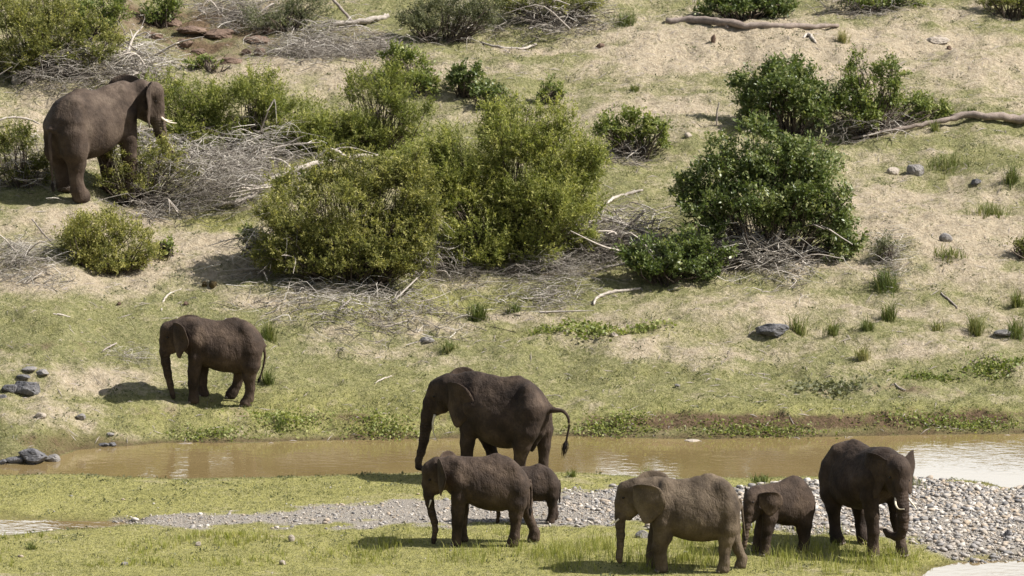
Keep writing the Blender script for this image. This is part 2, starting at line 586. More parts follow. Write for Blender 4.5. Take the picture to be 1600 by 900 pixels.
for b in [(1320, 660, 420, 15, .45), (1050, 662, 160, 12, .3), (1180, 660, 260, 11, .8), (1500, 650, 160, 14, .7), (1120, 655, 80, 10, .5), (600, 650, 170, 10, .35), (500, 655, 80, 10, .3), (260, 640, 120, 18, .25), (90, 690, 90, 12, .7), (1380, 610, 150, 10, .4), (1000, 655, 90, 10, .3), (60, 540, 90, 12, .4), (330, 60, 130, 50, .75), (250, 20, 120, 40, .5), (560, 50, 100, 30, .4), (660, 420, 240, 14, .4), (870, 410, 70, 24, .5)]:
    mud = mud + blob(*b)
mud = np.clip(mud + (nf - 0.5) * 1.2 * (mud > 0.08), 0, 1)
mud = np.maximum(mud, sstep(0.55, 0.0, sd_w) * far * 0.75)
wet = sstep(0.7, 0.0, sd_w + (nf - 0.5) * 0.8)
lush = np.where(low, 1.0, 0.15 + blob(480, 650, 380, 45, .6) + blob(330, 350, 110, 20, .8) + blob(660, 478, 170, 26, .6) + blob(1300, 650, 420, 26, .5) + blob(960, 520, 110, 20, .6))
lush = np.clip(lush + (nf - 0.5) * 0.6, 0, 1)

ny, nx = GX.shape
ii = np.arange(ny - 1)[:, None] * nx + np.arange(nx - 1)[None, :]
GF = np.stack([ii, ii + 1, ii + nx + 1, ii + nx], -1).reshape(-1, 4)


def ground_mat():
    m, nt, b = new_mat("ground")
    co = texco(nt, "Object")
    n1 = noise(nt, 9.0, 6, 0.65, co)
    n2 = noise(nt, 38.0, 4, 0.7, co)
    n0 = noise(nt, 2.1, 4, 0.6, co)
    nsum = math_(nt, 'ADD', math_(nt, 'MULTIPLY', math_(nt, 'SUBTRACT', n1, 0.5), 1.1), math_(nt, 'MULTIPLY', math_(nt, 'SUBTRACT', n2, 0.5), 0.9))
    nsum = math_(nt, 'ADD', nsum, math_(nt, 'MULTIPLY', math_(nt, 'SUBTRACT', n0, 0.5), 1.2))
    green = ramp(nt, math_(nt, 'ADD', n2, math_(nt, 'MULTIPLY', math_(nt, 'SUBTRACT', n1, 0.5), 0.8)), [(0.25, (0.085, 0.088, 0.036)), (0.48, (0.19, 0.19, 0.085)), (0.72, (0.33, 0.29, 0.165))])
    lushc = ramp(nt, n2, [(0.25, (0.12, 0.122, 0.036)), (0.48, (0.29, 0.275, 0.09)), (0.75, (0.46, 0.41, 0.19))])
    green = mix(nt, attr(nt, "lush"), green, lushc)
    sandc = ramp(nt, n1, [(0.3, (0.31, 0.25, 0.175)), (0.55, (0.435, 0.365, 0.27)), (0.75, (0.53, 0.46, 0.36))])
    sandc = mix(nt, 0.6, sandc, ramp(nt, n2, [(0.32, (0.62, 0.58, 0.5)), (0.55, (1.05, 1.04, 1.0))]), 'MULTIPLY')
    f = math_(nt, 'MULTIPLY_ADD', math_(nt, 'ADD', attr(nt, "sand"), math_(nt, 'MULTIPLY', nsum, 0.5)), 2.0, -0.58, clamp=True)
    c = mix(nt, f, green, sandc)
    n3 = noise(nt, 5.0, 5, 0.7, co)
    c = mix(nt, 0.75, c, ramp(nt, n3, [(0.30, (0.5, 0.5, 0.46)), (0.44, (0.95, 0.95, 0.94)), (0.62, (1.12, 1.1, 1.06))]), 'MULTIPLY')
    mudc = ramp(nt, n1, [(0.3, (0.075, 0.05, 0.028)), (0.7, (0.19, 0.13, 0.08))])
    c = mix(nt, math_(nt, 'MULTIPLY_ADD', math_(nt, 'ADD', attr(nt, "mud"), math_(nt, 'MULTIPLY', nsum, 0.6)), 1.6, -0.45, clamp=True), c, mudc)
    grc = ramp(nt, n2, [(0.3, (0.15, 0.125, 0.1)), (0.55, (0.35, 0.31, 0.26)), (0.7, (0.5, 0.46, 0.4))])
    c = mix(nt, attr(nt, "gravel"), c, grc)
    c = mix(nt, math_(nt, 'MULTIPLY', attr(nt, "wet"), 0.55), c, (0.1, 0.075, 0.035))
    nt.links.new(c, b.inputs["Base Color"])
    b.inputs["Roughness"].default_value = 0.95
    b.inputs["Specular IOR Level"].default_value = 0.1
    h = math_(nt, 'ADD', math_(nt, 'MULTIPLY', n1, 1.5), math_(nt, 'MULTIPLY', n2, 0.6))
    bump(nt, b, h, 0.09, 1.0)
    return m


def fattr(a):
    return np.where(ahead, a, 0.4).ravel()


ground = obj("ground", mesh_from("ground", np.stack([GX.ravel(), GY.ravel(), GZ.ravel()], 1), GF, True,
             dict(sand=fattr(sand), mud=fattr(mud * 1.0), gravel=np.where(ahead, gravel, 0).ravel(), wet=np.where(ahead, wet, 0).ravel(), lush=fattr(lush)), ground_mat()))
tag(ground, kind="structure")


def water_mat():
    m, nt, b = new_mat("muddy_water")
    co = texco(nt, "Object")
    n = noise(nt, 0.35, 3, 0.5, co)
    nt.links.new(ramp(nt, n, [(0.3, (0.15, 0.107, 0.046)), (0.7, (0.185, 0.135, 0.062))]), b.inputs["Base Color"])
    b.inputs["Roughness"].default_value = 0.03
    b.inputs["IOR"].default_value = 1.6
    b.inputs["Specular IOR Level"].default_value = 0.5
    mp = node(nt, "ShaderNodeMapping")
    mp.inputs["Scale"].default_value = (1.0, 1.5, 1.0)
    mp.inputs["Rotation"].default_value = (0, 0, 0.5)
    nt.links.new(co, mp.inputs[0])
    w = noise(nt, 2.4, 3, 0.5, mp.outputs[0])
    area = math_(nt, 'MULTIPLY_ADD', noise(nt, 0.16, 2, 0.5, co), 3.2, -1.1, clamp=True)
    bump(nt, b, math_(nt, 'MULTIPLY', w, area), 0.03, 0.42)
    return m


wx = np.array([-400, -60, -30, 0, 30, 60, 400.0])
wy = np.array([133, 150, 160, 172.0])
WX, WY = np.meshgrid(wx, wy)
wi = np.arange(len(wy) - 1)[:, None] * len(wx) + np.arange(len(wx) - 1)[None, :]
tag(obj("river_water", mesh_from("river_water", np.stack([WX.ravel(), WY.ravel(), np.zeros(WX.size)], 1),
        np.stack([wi, wi + 1, wi + len(wx) + 1, wi + len(wx)], -1).reshape(-1, 4), True, None, water_mat())), kind="structure")

# ------------------------------------------------------------------ elephants
# Each is measured in its own enlarged view (units: enlarged pixels, S of them to a metre), turned into metres in the
# animal's frame (u forward, n towards the near flank, h up), then meshed as one continuous skin.
VIEW_T = math.radians(11.6)


class Frame:
    def __init__(s, S_, x0, y0, yaw=0.0):
        s.S, s.x0, s.y0, s.yaw = S_, x0, y0, math.radians(yaw)

    def __call__(s, x, y, n=0.0):
        u = (-(x - s.x0) / s.S - n * math.sin(s.yaw)) / math.cos(s.yaw)
        dt = -u * math.sin(s.yaw) + n * math.cos(s.yaw)
        return u, n, ((s.y0 - y) / s.S + dt * math.sin(VIEW_T)) / math.cos(VIEW_T)

    def chain(s, pts):
        out = []
        for p in pts:
            n = p[3] if len(p) > 3 else 0.0
            out.append((*s(p[0], p[1], n), p[2] / s.S))
        return out


def smin(a, b, k):
    h = np.clip(0.5 + 0.5 * (b - a) / k, 0, 1)
    return b + (a - b) * h - k * h * (1 - h)


def sd_cone(P, a, b, ra, rb, ys):
    a, b = np.array(a, float), np.array(b, float)
    sc = np.array([1, 1 / ys, 1])
    ba = (b - a) * sc
    pa = (P - a) * sc
    t = np.clip((pa @ ba) / (ba @ ba + 1e-9), 0, 1)
    return np.linalg.norm(pa - t[..., None] * ba, axis=-1) - (ra + (rb - ra) * t)


def build_skin(spec, vox):
    """spec (metres): top, bot: profiles [(u,h)], wid: [(u,w)], legs, chains, trunk -> V, F(quads), trunk weight"""
    tu, th = np.array([p[0] for p in spec["top"]]), np.array([p[1] for p in spec["top"]])
    bu, bh = np.array([p[0] for p in spec["bot"]]), np.array([p[1] for p in spec["bot"]])
    o = np.argsort(tu); tu, th = tu[o], th[o]
    o = np.argsort(bu); bu, bh = bu[o], bh[o]
    u0, u1 = max(tu[0], bu[0]), min(tu[-1], bu[-1])
    us = np.linspace(u0, u1, 160)
    ker = np.ones(7) / 7
    sm = lambda a: np.convolve(np.pad(a, 3, mode='edge'), ker, 'valid')
    T, B = sm(np.interp(us, tu, th)), sm(np.interp(us, bu, bh))
    W = sm(np.interp(us, [p[0] for p in spec["wid"]], [p[1] for p in spec["wid"]]))
    allp = [(p[:3], p[3]) for c in spec["legs"] for p in c["pts"]] + [(p[:3], p[3]) for c in spec["chains"] for p in c["pts"]] + [(p[:3], p[3]) for p in spec["trunk"]]
    A = np.array([a for a, r in allp]); R = np.array([r for a, r in allp])
    lo = np.minimum((A - R[:, None]).min(0), [u0, -W.max() * 1.15, -0.05]) - 0.12
    hi = np.maximum((A + R[:, None]).max(0), [u1, W.max() * 1.15, T.max()]) + 0.12
    ax = [np.arange(lo[i], hi[i], vox) for i in range(3)]
    n = [len(a) for a in ax]
    D = np.full(n, 0.5)
    TW = np.full(n, 0.6)
    # trunk of the body: egg-shaped sections
    U, N, H = ax[0][:, None, None], ax[1][None, :, None], ax[2][None, None, :]
    uc = np.clip(ax[0], u0, u1)
    t_, b_, w_ = (np.interp(uc, us, q)[:, None, None] for q in (T, B, W))
    zc, a = (t_ + b_) / 2, np.maximum((t_ - b_) / 2, 0.03)
    tt = (H - zc) / a
    ww = w_ * np.clip(1 - 0.20 * np.clip(tt, -1.2, 1.2) - 0.10 * np.clip(tt, 0, 1.2) ** 2, 0.3, 2)
    q = np.sqrt((N / ww) ** 2 + tt ** 2)
    d = (q - 1) * np.minimum(a, ww)
    du = np.abs(ax[0] - uc)[:, None, None]
    D = np.where(du > 0, np.sqrt(np.maximum(d, 0) ** 2 + du ** 2) + np.minimum(d, 0), d)
    D = np.minimum(D, 0.6)

    def put(dst, chain, k, ys, self_k, clip=None):
        A = np.array([p[:3] for p in chain]); R = np.array([p[3] for p in chain])
        l, h = (A - R[:, None] * max(1, ys)).min(0) - k * 1.3 - vox, (A + R[:, None] * max(1, ys)).max(0) + k * 1.3 + vox
        sl = tuple(slice(max(0, int((l[i] - lo[i]) / vox)), max(1, int((h[i] - lo[i]) / vox) + 2)) for i in range(3))
        P = np.stack(np.meshgrid(ax[0][sl[0]], ax[1][sl[1]], ax[2][sl[2]], indexing='ij'), -1)
        d = None
        for p0, p1 in (zip(chain[:-1], chain[1:]) if len(chain) > 1 else [(chain[0], chain[0])]):
            e = sd_cone(P, p0[:3], p1[:3], p0[3], p1[3], ys)
            d = e if d is None else smin(d, e, self_k)
        if clip is not None:
            d = np.maximum(d, clip - P[..., 2])
        dst[sl] = smin(dst[sl], d, k) if k > 0 else np.minimum(dst[sl], d)
        return sl, d

    for c in spec["chains"]:
        put(D, c["pts"], c.get("k", 0.1), c.get("ys", 1.0), 0.06)
    for c in spec["legs"]:
        # a leg must not fuse with its neighbour: blend into the torso only
        put(D, c["pts"], c.get("k", 0.07), c.get("ys", 0.92), 0.05, c["foot_h"])
    sl, d = put(D, spec["trunk"], 0.05, 1.0, 0.05)
    TW[sl] = np.minimum(TW[sl], d)
    import openvdb
    g = openvdb.FloatGrid(0.6)
    g.copyFromArray(np.ascontiguousarray(D.astype(np.float32)))
    pts, quads = g.convertToQuads(isovalue=0.0)
    quads = np.asarray(quads, int)
    pts = np.asarray(pts, float)
    idx = np.clip(np.round(pts).astype(int), 0, np.array(n) - 1)
    tw = np.clip(1 - TW[idx[:, 0], idx[:, 1], idx[:, 2]] / 0.04, 0, 1)
    V = pts * vox + lo
    # keep the largest connected piece, orient outwards
    a, b, c2, d2 = (V[quads[:, i]] for i in range(4))
    vol = np.einsum('ij,ij->i', a, np.cross(b, c2)).sum() + np.einsum('ij,ij->i', a, np.cross(c2, d2)).sum()
    if vol < 0:
        quads = quads[:, ::-1]
    # gentle folds in the hide
    nr = np.zeros_like(V)
    fn = np.cross(V[quads[:, 2]] - V[quads[:, 0]], V[quads[:, 3]] - V[quads[:, 1]])
    for i in range(4):
        np.add.at(nr, quads[:, i], fn)
    nr /= np.linalg.norm(nr, axis=1)[:, None] + 1e-9
    f = fbm(V[:, 0] * 5 + V[:, 1] * 3, V[:, 2] * 3.2 - V[:, 1] * 4, spec.get("seed", 1) + 60, 3) - 0.5
    V = V + nr * (f * 0.028)[:, None]
    return V, quads, tw


EAR_O = [(0.0, .04), (.18, .13), (.42, .17), (.66, .14), (.86, .02), (.97, -.18), (1.0, -.38), (.93, -.56), (.78, -.74), (.62, -.9), (.46, -1.0), (.34, -.98), (.24, -.84), (.12, -.66), (0, -.5)]


def ear_mesh(name, side, L, Hh, spread, droop, mat, fold=0.0, seed=0, curl=0.1):
    """hinge at the origin; the ear runs back (-u) and out (+n*side)."""
    O = smooth_path([(p[0], p[1], 0) for p in EAR_O], 27)
    m, k = len(O), 11
    hinge = np.stack([np.zeros(m), np.linspace(.04, -.5, m)], 1)
    w = np.linspace(0, 1, k)
    a = hinge[:, None, 0] * (1 - w) + O[:, None, 0] * w
    b = hinge[:, None, 1] * (1 - w) + O[:, None, 1] * w
    ph = math.radians(spread)
    rr = np.random.default_rng(seed)
    wob = 0.03 * np.sin(b * 9 + rr.random() * 6) * a + 0.02 * np.sin(a * 11 + b * 5 + rr.random() * 6) * a
    out = curl * np.sin(np.pi * np.clip(a, 0, 1)) + wob + fold * np.clip(b - 0.02, 0, 1) * 2.2 - droop * np.clip(-b - .4, 0, 1) * 0.5
    b2 = b - fold * np.clip(b - 0.05, 0, 1) * 1.2
    u = -a * L * math.cos(ph) + out * L * math.sin(ph)
    n = a * L * math.sin(ph) + out * L * math.cos(ph)
    V = np.stack([u, n * side, b2 * Hh], -1).reshape(-1, 3)
    i = np.arange(m - 1)[:, None] * k + np.arange(k - 1)[None, :]
    F = np.stack([i, i + 1, i + k + 1, i + k], -1).reshape(-1, 4)
    nr = np.zeros_like(V)
    fn = np.cross(V[F[:, 2]] - V[F[:, 0]], V[F[:, 3]] - V[F[:, 1]])
    for j in range(4):
        np.add.at(nr, F[:, j], fn)
    nr /= np.linalg.norm(nr, axis=1)[:, None] + 1e-9
    th = (0.022 - 0.014 * np.repeat(w[None, :], m, 0).ravel())[:, None]
    V2 = np.vstack([V + nr * th, V - nr * th])
    q = len(V)
    Fl = [list(map(int, f)) for f in F] + [[int(x) + q for x in f[::-1]] for f in F]
    rim = [r * k + k - 1 for r in range(m)]
    rim = [0] + [int(x) for x in range(1, k)] + rim[1:] + [(m - 1) * k + x for x in range(k - 2, -1, -1)]
    for x, y in zip(rim[:-1], rim[1:]):
        Fl.append([x, y, y + q, x + q][::-1])
    return mesh_from(name, V2, Fl, True, dict(trunk=np.zeros(len(V2))), mat)


_nail = None


def make_elephant(name, label, spec, pos, yaw_z, mat, near_sign=1, vox=0.026, group="elephants of the herd at the river"):
    """near_sign: +1 when the animal's left flank faces the camera, -1 when its right one does."""
    global _nail
    root = obj(name, None, loc=pos, rot=(0, 0, yaw_z))
    tag(root, label, "elephant", group)
    ns = near_sign
    hp, hyaw = spec.get("neck_pivot", (0, 0, 0)), math.radians(spec.get("head_yaw", 0))

    def hd(p):                                  # turn the head about the neck
        u, n = p[0] - hp[0], p[1] - hp[1]
        c, s = math.cos(hyaw), math.sin(hyaw)
        return (hp[0] + u * c - n * s, hp[1] + u * s + n * c, *p[2:])
    c_, s_n = math.cos(yaw_z), math.sin(yaw_z)
    chains = []
    for c in spec["chains"]:
        chains.append(dict(c, pts=[hd(p) for p in c["pts"]] if c.get("head") else c["pts"]))
    legs = []
    for c in spec["legs"]:
        pts = c["pts"]
        fu, fn_ = pts[-1][0], pts[-1][1] * ns
        dz = float(zt(pos[0] + fu * c_ - fn_ * s_n, pos[1] + fu * s_n + fn_ * c_)) - pos[2]
        if not c.get("lifted"):
            base = pts[-1][2] - pts[-1][3] * 0.6 - dz      # height of the sole over the ground under it
            L = max(pts[0][2] - pts[-1][2], 0.1)
            pts = [(p[0], p[1], p[2] - base * min(1.0, (pts[0][2] - p[2]) / L), p[3]) for p in pts]
        legs.append(dict(c, pts=pts, foot_h=pts[-1][2] - pts[-1][3] * 0.6))
    trunk = [hd(p) for p in spec["trunk"]]
    sp = dict(spec, chains=chains, legs=legs, trunk=[(p[0], p[1], p[2], p[3]) for p in trunk])
    V, F, tw = build_skin(sp, vox)
    V = V * np.array([1, ns, 1])
    if ns < 0:
        F = F[:, ::-1]
    obj("body", mesh_from("elephant_body", V, F, True, dict(trunk=tw), mat), root)
    for e in spec["ears"]:
        hx = hd(e["hinge"])
        me = ear_mesh("elephant_ear", 1 if e["side"] * ns > 0 else -1, e["L"], e["H"], e["spread"], e.get("droop", 0.2), mat, e.get("fold", 0.0), hash(name) % 7 if False else int(pos[0] * 10) % 97, e.get("curl", 0.1))
        obj("ear", me, root, (hx[0], hx[1] * ns, hx[2]), (e.get("roll", 0) * ns, e.get("tilt", 0), hyaw * ns))
    for t in spec.get("tusks", []):
        P = smooth_path([hd(p)[:3] for p in t["pts"]], 12) * np.array([1, ns, 1])
        r = np.linspace(1, 0.25, 12) * t["r"]
        obj("tusk", mesh_from("elephant_tusk", *tube(P, r, 8), True, None, M["ivory"]), root)
    for e in spec.get("eyes", []):
        p = hd(e)
        ev, ef = ball(0.034, 10, 7)
        obj("eye", mesh_from("elephant_eye", ev * np.array([1.1, 0.7, 0.8]), ef, True, None, M["eye"]), root, (p[0], p[1] * ns, p[2]))
    if spec.get("tail"):
        pts = spec["tail"]
        P = smooth_path([(p[0], p[1], p[2], p[3]) for p in pts], 20)
        Q = P[:, :3] * np.array([1, ns, 1])
        tv, tf = tube(Q, P[:, 3], 8)
        tl = obj("tail", mesh_from("elephant_tail", tv, tf, True, dict(trunk=np.zeros(len(tv))), mat), root)
        hairs = []
        end, dirn = Q[-1], Q[-1] - Q[-4]
        dirn = dirn / (np.linalg.norm(dirn) + 1e-9)
        rr = np.random.default_rng(3)
        tl_len = spec.get("tuft", 0.2)
        for i in range(46):
            s0 = end - dirn * rr.uniform(0, 0.10)
            j = rr.normal(size=3)
            e = s0 + dirn * tl_len * rr.uniform(.6, 1.1) + j * 0.05 * tl_len
            mid = (s0 + e) / 2 + j * 0.07 * tl_len
            hairs.append(tube(smooth_path([s0, mid, e], 5), np.array([.007, .009, .008, .006, .002]), 3))
        tag(obj("tail_tuft", mesh_from("tail_tuft", *join(hairs), True, None, M["hair"]), tl), kind="stuff")
    if _nail is None:
        nv, nf = ball(1.0, 8, 6)
        _nail = mesh_from("elephant_toenail", nv * np.array([0.016, 0.034, 0.034]), nf, True, None, M["nail"])
    for c in legs:
        p = c["pts"][-1]
        for a in (-48, -16, 16, 48):
            aa = math.radians(a)
            rad = p[3] * 1.0
            obj("toenail", _nail, root, (p[0] + rad * math.cos(aa), (p[1] + rad * 0.92 * math.sin(aa)) * ns, c["foot_h"] + 0.04), (0, 0.25, aa * ns))
    return root


def ball(r, seg, rings):
    V, F = [(0, 0, r)], []
    for i in range(1, rings):
        a = math.pi * i / rings
        for j in range(seg):
            b = 2 * math.pi * j / seg
            V.append((r * math.sin(a) * math.cos(b), r * math.sin(a) * math.sin(b), r * math.cos(a)))
    V.append((0, 0, -r))
    for j in range(seg):
        F.append([0, 1 + j, 1 + (j + 1) % seg])
        k = 1 + (rings - 2) * seg
        F.append([len(V) - 1, k + (j + 1) % seg, k + j])
    for i in range(rings - 2):
        for j in range(seg):
            a, b = 1 + i * seg + j, 1 + i * seg + (j + 1) % seg
            F.append([a, a + seg, b + seg, b])
    return np.array(V), F


def from_view(fr, v):
    """turn a measured view into a spec in metres"""
    c3 = lambda pts: fr.chain(pts)
    sp = dict(top=[(fr(*p)[0], fr(*p)[2]) for p in v["top"]], bot=[(fr(*p)[0], fr(*p)[2]) for p in v["bot"]],
              wid=sorted((fr(x, 0)[0], w) for x, w in v["wid"]))
    sp["legs"] = [dict(l, pts=c3(l["pts"])) for l in v["legs"]]
    sp["chains"] = [dict(c, pts=c3(c["pts"])) for c in v["chains"]]
    sp["trunk"] = c3(v["trunk"])
    sp["ears"] = [dict(e, hinge=fr(*e["hinge"])) for e in v["ears"]]
    sp["tusks"] = [dict(pts=[fr(*p) for p in t["pts"]], r=t["r"]) for t in v.get("tusks", [])]
    sp["eyes"] = [fr(*p) for p in v.get("eyes", [])]
    sp["tail"] = c3(v["tail"]) if v.get("tail") else None
    for k in ("head_yaw", "tuft", "seed"):
        if k in v:
            sp[k] = v[k]
    if "neck_pivot" in v:
        sp["neck_pivot"] = fr(*v["neck_pivot"])
    return sp


def place(name, label, v, foot_px, yaw, mat, vox=0.026):
    g = at(*foot_px)
    zoom, ox, oy = v["view"]
    d = g[1] * CP - (g[2] - CAMH) * SP
    fr = Frame(FPX / d * zoom, (foot_px[0] - ox) * zoom, (foot_px[1] - oy) * zoom, yaw)
    sp = from_view(fr, v)
    return make_elephant(name, label, sp, tuple(g), math.pi - math.radians(yaw), mat, 1, vox), sp, fr


def head_chains(pts_cran, jaw, neck, face):
    return [dict(pts=pts_cran, head=1, k=0.12), dict(pts=face, head=1, k=0.1), dict(pts=jaw, head=1, k=0.09), dict(pts=neck, k=0.16, ys=0.82)]


# A - the lone one on the slope
A = dict(view=(5, 230, 470), seed=1,
    top=[(925, 345), (905, 290), (872, 235), (822, 185), (765, 152), (700, 141), (640, 146), (560, 158), (480, 156), (400, 143), (340, 137), (300, 150), (262, 200), (245, 260)],
    bot=[(925, 360), (885, 440), (840, 520), (760, 556), (680, 562), (600, 556), (530, 541), (470, 512), (400, 490), (340, 440), (290, 380), (245, 290)],
    wid=[(925, .10), (890, .34), (830, .47), (720, .55), (600, .60), (480, .56), (400, .47), (320, .36), (245, .2)],
    legs=[dict(pts=[(385, 330, 66, .3), (388, 450, 60, .33), (372, 560, 48, .3), (362, 660, 38, .28), (370, 750, 36, .27), (368, 790, 45, .27)]),
          dict(pts=[(400, 330, 66, -.3), (420, 450, 58, -.33), (430, 560, 46, -.3), (430, 660, 36, -.28), (432, 730, 35, -.27), (440, 765, 43, -.27)]),
          dict(pts=[(815, 400, 92, .27), (812, 500, 76, .3), (800, 590, 52, .29), (806, 680, 37, .27), (796, 760, 40, .27), (776, 798, 50, .27)]),
          dict(pts=[(790, 400, 92, -.27), (758, 500, 74, -.3), (722, 590, 48, -.29), (698, 680, 36, -.27), (670, 735, 42, -.27), (652, 762, 47, -.27)])],
    chains=head_chains([(182, 232, 62), (232, 232, 84)], [(232, 320, 74), (212, 352, 54), (196, 388, 30)], [(235, 250, 92), (330, 262, 122), (430, 290, 140)], [(160, 225, 54), (146, 320, 46), (140, 405, 41)])
        + [dict(pts=[(700, 152, 12), (640, 155, 10)], k=.1), dict(pts=[(770, 240, 60, .22), (810, 330, 80, .25)], k=.12), dict(pts=[(770, 240, 60, -.22), (810, 330, 80, -.25)], k=.12),
           dict(pts=[(385, 200, 40, .2), (395, 330, 70, .28)], k=.12), dict(pts=[(385, 200, 40, -.2), (395, 330, 70, -.28)], k=.12), dict(pts=[(680, 555, 16), (700, 560, 10)], k=.05)],
    trunk=[(139, 395, 41), (148, 480, 36), (164, 570, 30), (183, 660, 25), (198, 725, 20), (206, 752, 17)],
    ears=[dict(hinge=(212, 195, .22), side=1, L=.74, H=.86, spread=54, fold=.15), dict(hinge=(222, 165, -.22), side=-1, L=.95, H=.86, spread=28, fold=.05)],
    tusks=[], eyes=[(168, 290, .225), (168, 290, -.225)],
    tail=[(900, 335, 20), (915, 375, 13), (922, 420, 10), (912, 500, 8), (893, 570, 7), (880, 605, 7)], tuft=.17)
_, A_M, _ = place("elephant", "elephant standing alone on the grassy slope above the river, trunk hanging down", A, (342, 630), 0, M["skin_mid"])

# B - the tall cow behind the young ones, tail raised
B = dict(view=(4.5, 630, 560), seed=2,
    top=[(1022, 352), (1002, 295), (965, 232), (925, 188), (878, 155), (820, 133), (770, 130), (680, 130), (600, 112), (540, 96), (480, 90), (430, 110), (380, 170), (345, 250)],
    bot=[(1022, 365), (1000, 430), (940, 540), (870, 600), (800, 625), (735, 632), (690, 628), (640, 606), (560, 566), (510, 545), (440, 500), (390, 430), (345, 300)],
    wid=[(1022, .12), (985, .36), (910, .52), (800, .62), (680, .68), (560, .62), (480, .5), (400, .38), (345, .22)],
    legs=[dict(pts=[(470, 380, 74, .3), (462, 500, 64, .34), (452, 600, 54, .32), (448, 700, 42, .3), (452, 790, 40, .3), (446, 850, 50, .3)]),
          dict(pts=[(500, 380, 74, -.3), (560, 500, 64, -.34), (606, 600, 50, -.32), (626, 680, 40, -.3), (632, 770, 38, -.3), (626, 815, 48, -.3)]),
          dict(pts=[(880, 400, 112, .3), (862, 500, 96, .34), (836, 610, 66, .33), (820, 710, 42, .31), (812, 800, 42, .31), (796, 850, 54, .31)]),
          dict(pts=[(960, 400, 90, -.3), (985, 500, 70, -.33), (988, 610, 46, -.32), (986, 720, 34, -.3), (986, 790, 38, -.3), (975, 828, 48, -.3)])],
    chains=head_chains([(262, 188, 56), (310, 185, 76)], [(300, 280, 80), (275, 335, 52), (240, 372, 30)], [(320, 220, 100), (410, 240, 130), (500, 270, 150)], [(222, 200, 46), (190, 310, 50), (172, 410, 48)])
        + [dict(pts=[(810, 146, 14), (770, 142, 10)], k=.1), dict(pts=[(880, 240, 60, .25), (900, 350, 100, .3)], k=.14), dict(pts=[(880, 240, 60, -.25), (930, 350, 80, -.28)], k=.14),
           dict(pts=[(510, 190, 44, .22), (490, 330, 76, .32)], k=.12), dict(pts=[(510, 190, 44, -.22), (500, 330, 76, -.32)], k=.12), dict(pts=[(985, 330, 46), (1040, 366, 20)], k=.12), dict(pts=[(980, 420, 50), (950, 520, 40), (905, 640, 18)], k=.12)],
    trunk=[(170, 400, 48), (158, 480, 42), (146, 570, 36), (124, 660, 29), (106, 720, 25), (106, 762, 22), (130, 776, 18)],
    ears=[dict(hinge=(308, 190, .24), side=1, L=.98, H=1.05, spread=20, fold=.12, curl=.14), dict(hinge=(330, 110, -.24), side=-1, L=.8, H=.9, spread=45)],
    tusks=[dict(pts=[(222, 395, .12), (207, 460, .15), (212, 520, .15), (228, 562, .13), (243, 584, .11)], r=.034)], eyes=[(215, 270, .235), (250, 270, -.2)],
    tail=[(985, 330, 52), (1035, 358, 30), (1075, 366, 18), (1120, 372, 13), (1152, 405, 11), (1163, 470, 9), (1152, 540, 8), (1142, 590, 8)], tuft=.42)
place("elephant", "tallest cow elephant at the water's edge, tail held out, behind the white-tusked young one", B, (760, 748), 24, M["skin_dark"])

# C - the young one in front of the cow
C = dict(view=(5, 640, 690), seed=3,
    top=[(948, 330), (938, 300), (910, 246), (862, 186), (812, 140), (752, 110), (690, 99), (620, 109), (560, 118), (480, 118), (400, 116), (330, 116), (290, 135), (262, 190)],
    bot=[(948, 345), (925, 380), (880, 450), (800, 525), (720, 543), (620, 538), (530, 514), (460, 480), (400, 460), (340, 430), (300, 380), (262, 300)],
    wid=[(948, .10), (915, .31), (850, .43), (740, .52), (620, .56), (500, .52), (400, .43), (330, .34), (262, .2)],
    legs=[dict(pts=[(390, 320, 68, .27), (388, 440, 62, .3), (380, 540, 52, .28), (374, 640, 43, .26), (366, 740, 36, .25), (366, 800, 42, .25)]),
          dict(pts=[(400, 320, 68, -.27), (410, 440, 60, -.3), (416, 540, 46, -.28), (416, 640, 34, -.26), (414, 720, 33, -.25), (420, 775, 40, -.25)]),
          dict(pts=[(840, 380, 92, .25), (836, 480, 76, .28), (828, 570, 54, .27), (828, 660, 38, .26), (822, 750, 40, .26), (808, 796, 50, .26)]),
          dict(pts=[(860, 380, 90, -.25), (890, 470, 70, -.28), (916, 560, 46, -.27), (950, 650, 36, -.26), (978, 720, 40, -.26), (970, 765, 50, -.26)])],
    chains=head_chains([(165, 215, 62), (215, 200, 80)], [(225, 300, 78), (215, 350, 52), (208, 385, 30)], [(230, 230, 92), (320, 250, 120), (420, 290, 140)], [(145, 240, 46), (140, 330, 42), (146, 420, 40)])
        + [dict(pts=[(690, 112, 12), (660, 115, 10)], k=.1), dict(pts=[(800, 220, 60, .2), (835, 320, 80, .23)], k=.12), dict(pts=[(800, 220, 60, -.2), (835, 320, 80, -.23)], k=.12),
           dict(pts=[(385, 180, 40, .18), (390, 320, 70, .26)], k=.12), dict(pts=[(385, 180, 40, -.18), (390, 320, 70, -.26)], k=.12)],
    trunk=[(148, 410, 40), (158, 480, 35), (176, 560, 29), (196, 630, 25), (202, 690, 22), (190, 760, 18), (184, 800, 15)],
    ears=[dict(hinge=(225, 160, .22), side=1, L=.62, H=.8, spread=72), dict(hinge=(238, 130, -.22), side=-1, L=.72, H=.74, spread=50)],
    tusks=[dict(pts=[(168, 455, .13), (160, 485, .17), (150, 515, .18)], r=.025), dict(pts=[(150, 455, -.13), (140, 485, -.17), (132, 510, -.18)], r=.025)], eyes=[(158, 300, .21), (158, 300, -.21)],
    tail=[(932, 300, 20), (946, 350, 12), (950, 440, 9), (945, 500, 7), (943, 530, 6)], tuft=.16)
_, C_M, _ = place("elephant", "young elephant with short white tusks in front of the tallest cow, trunk down in grass", C, (758, 850), 0, M["skin_mid"])

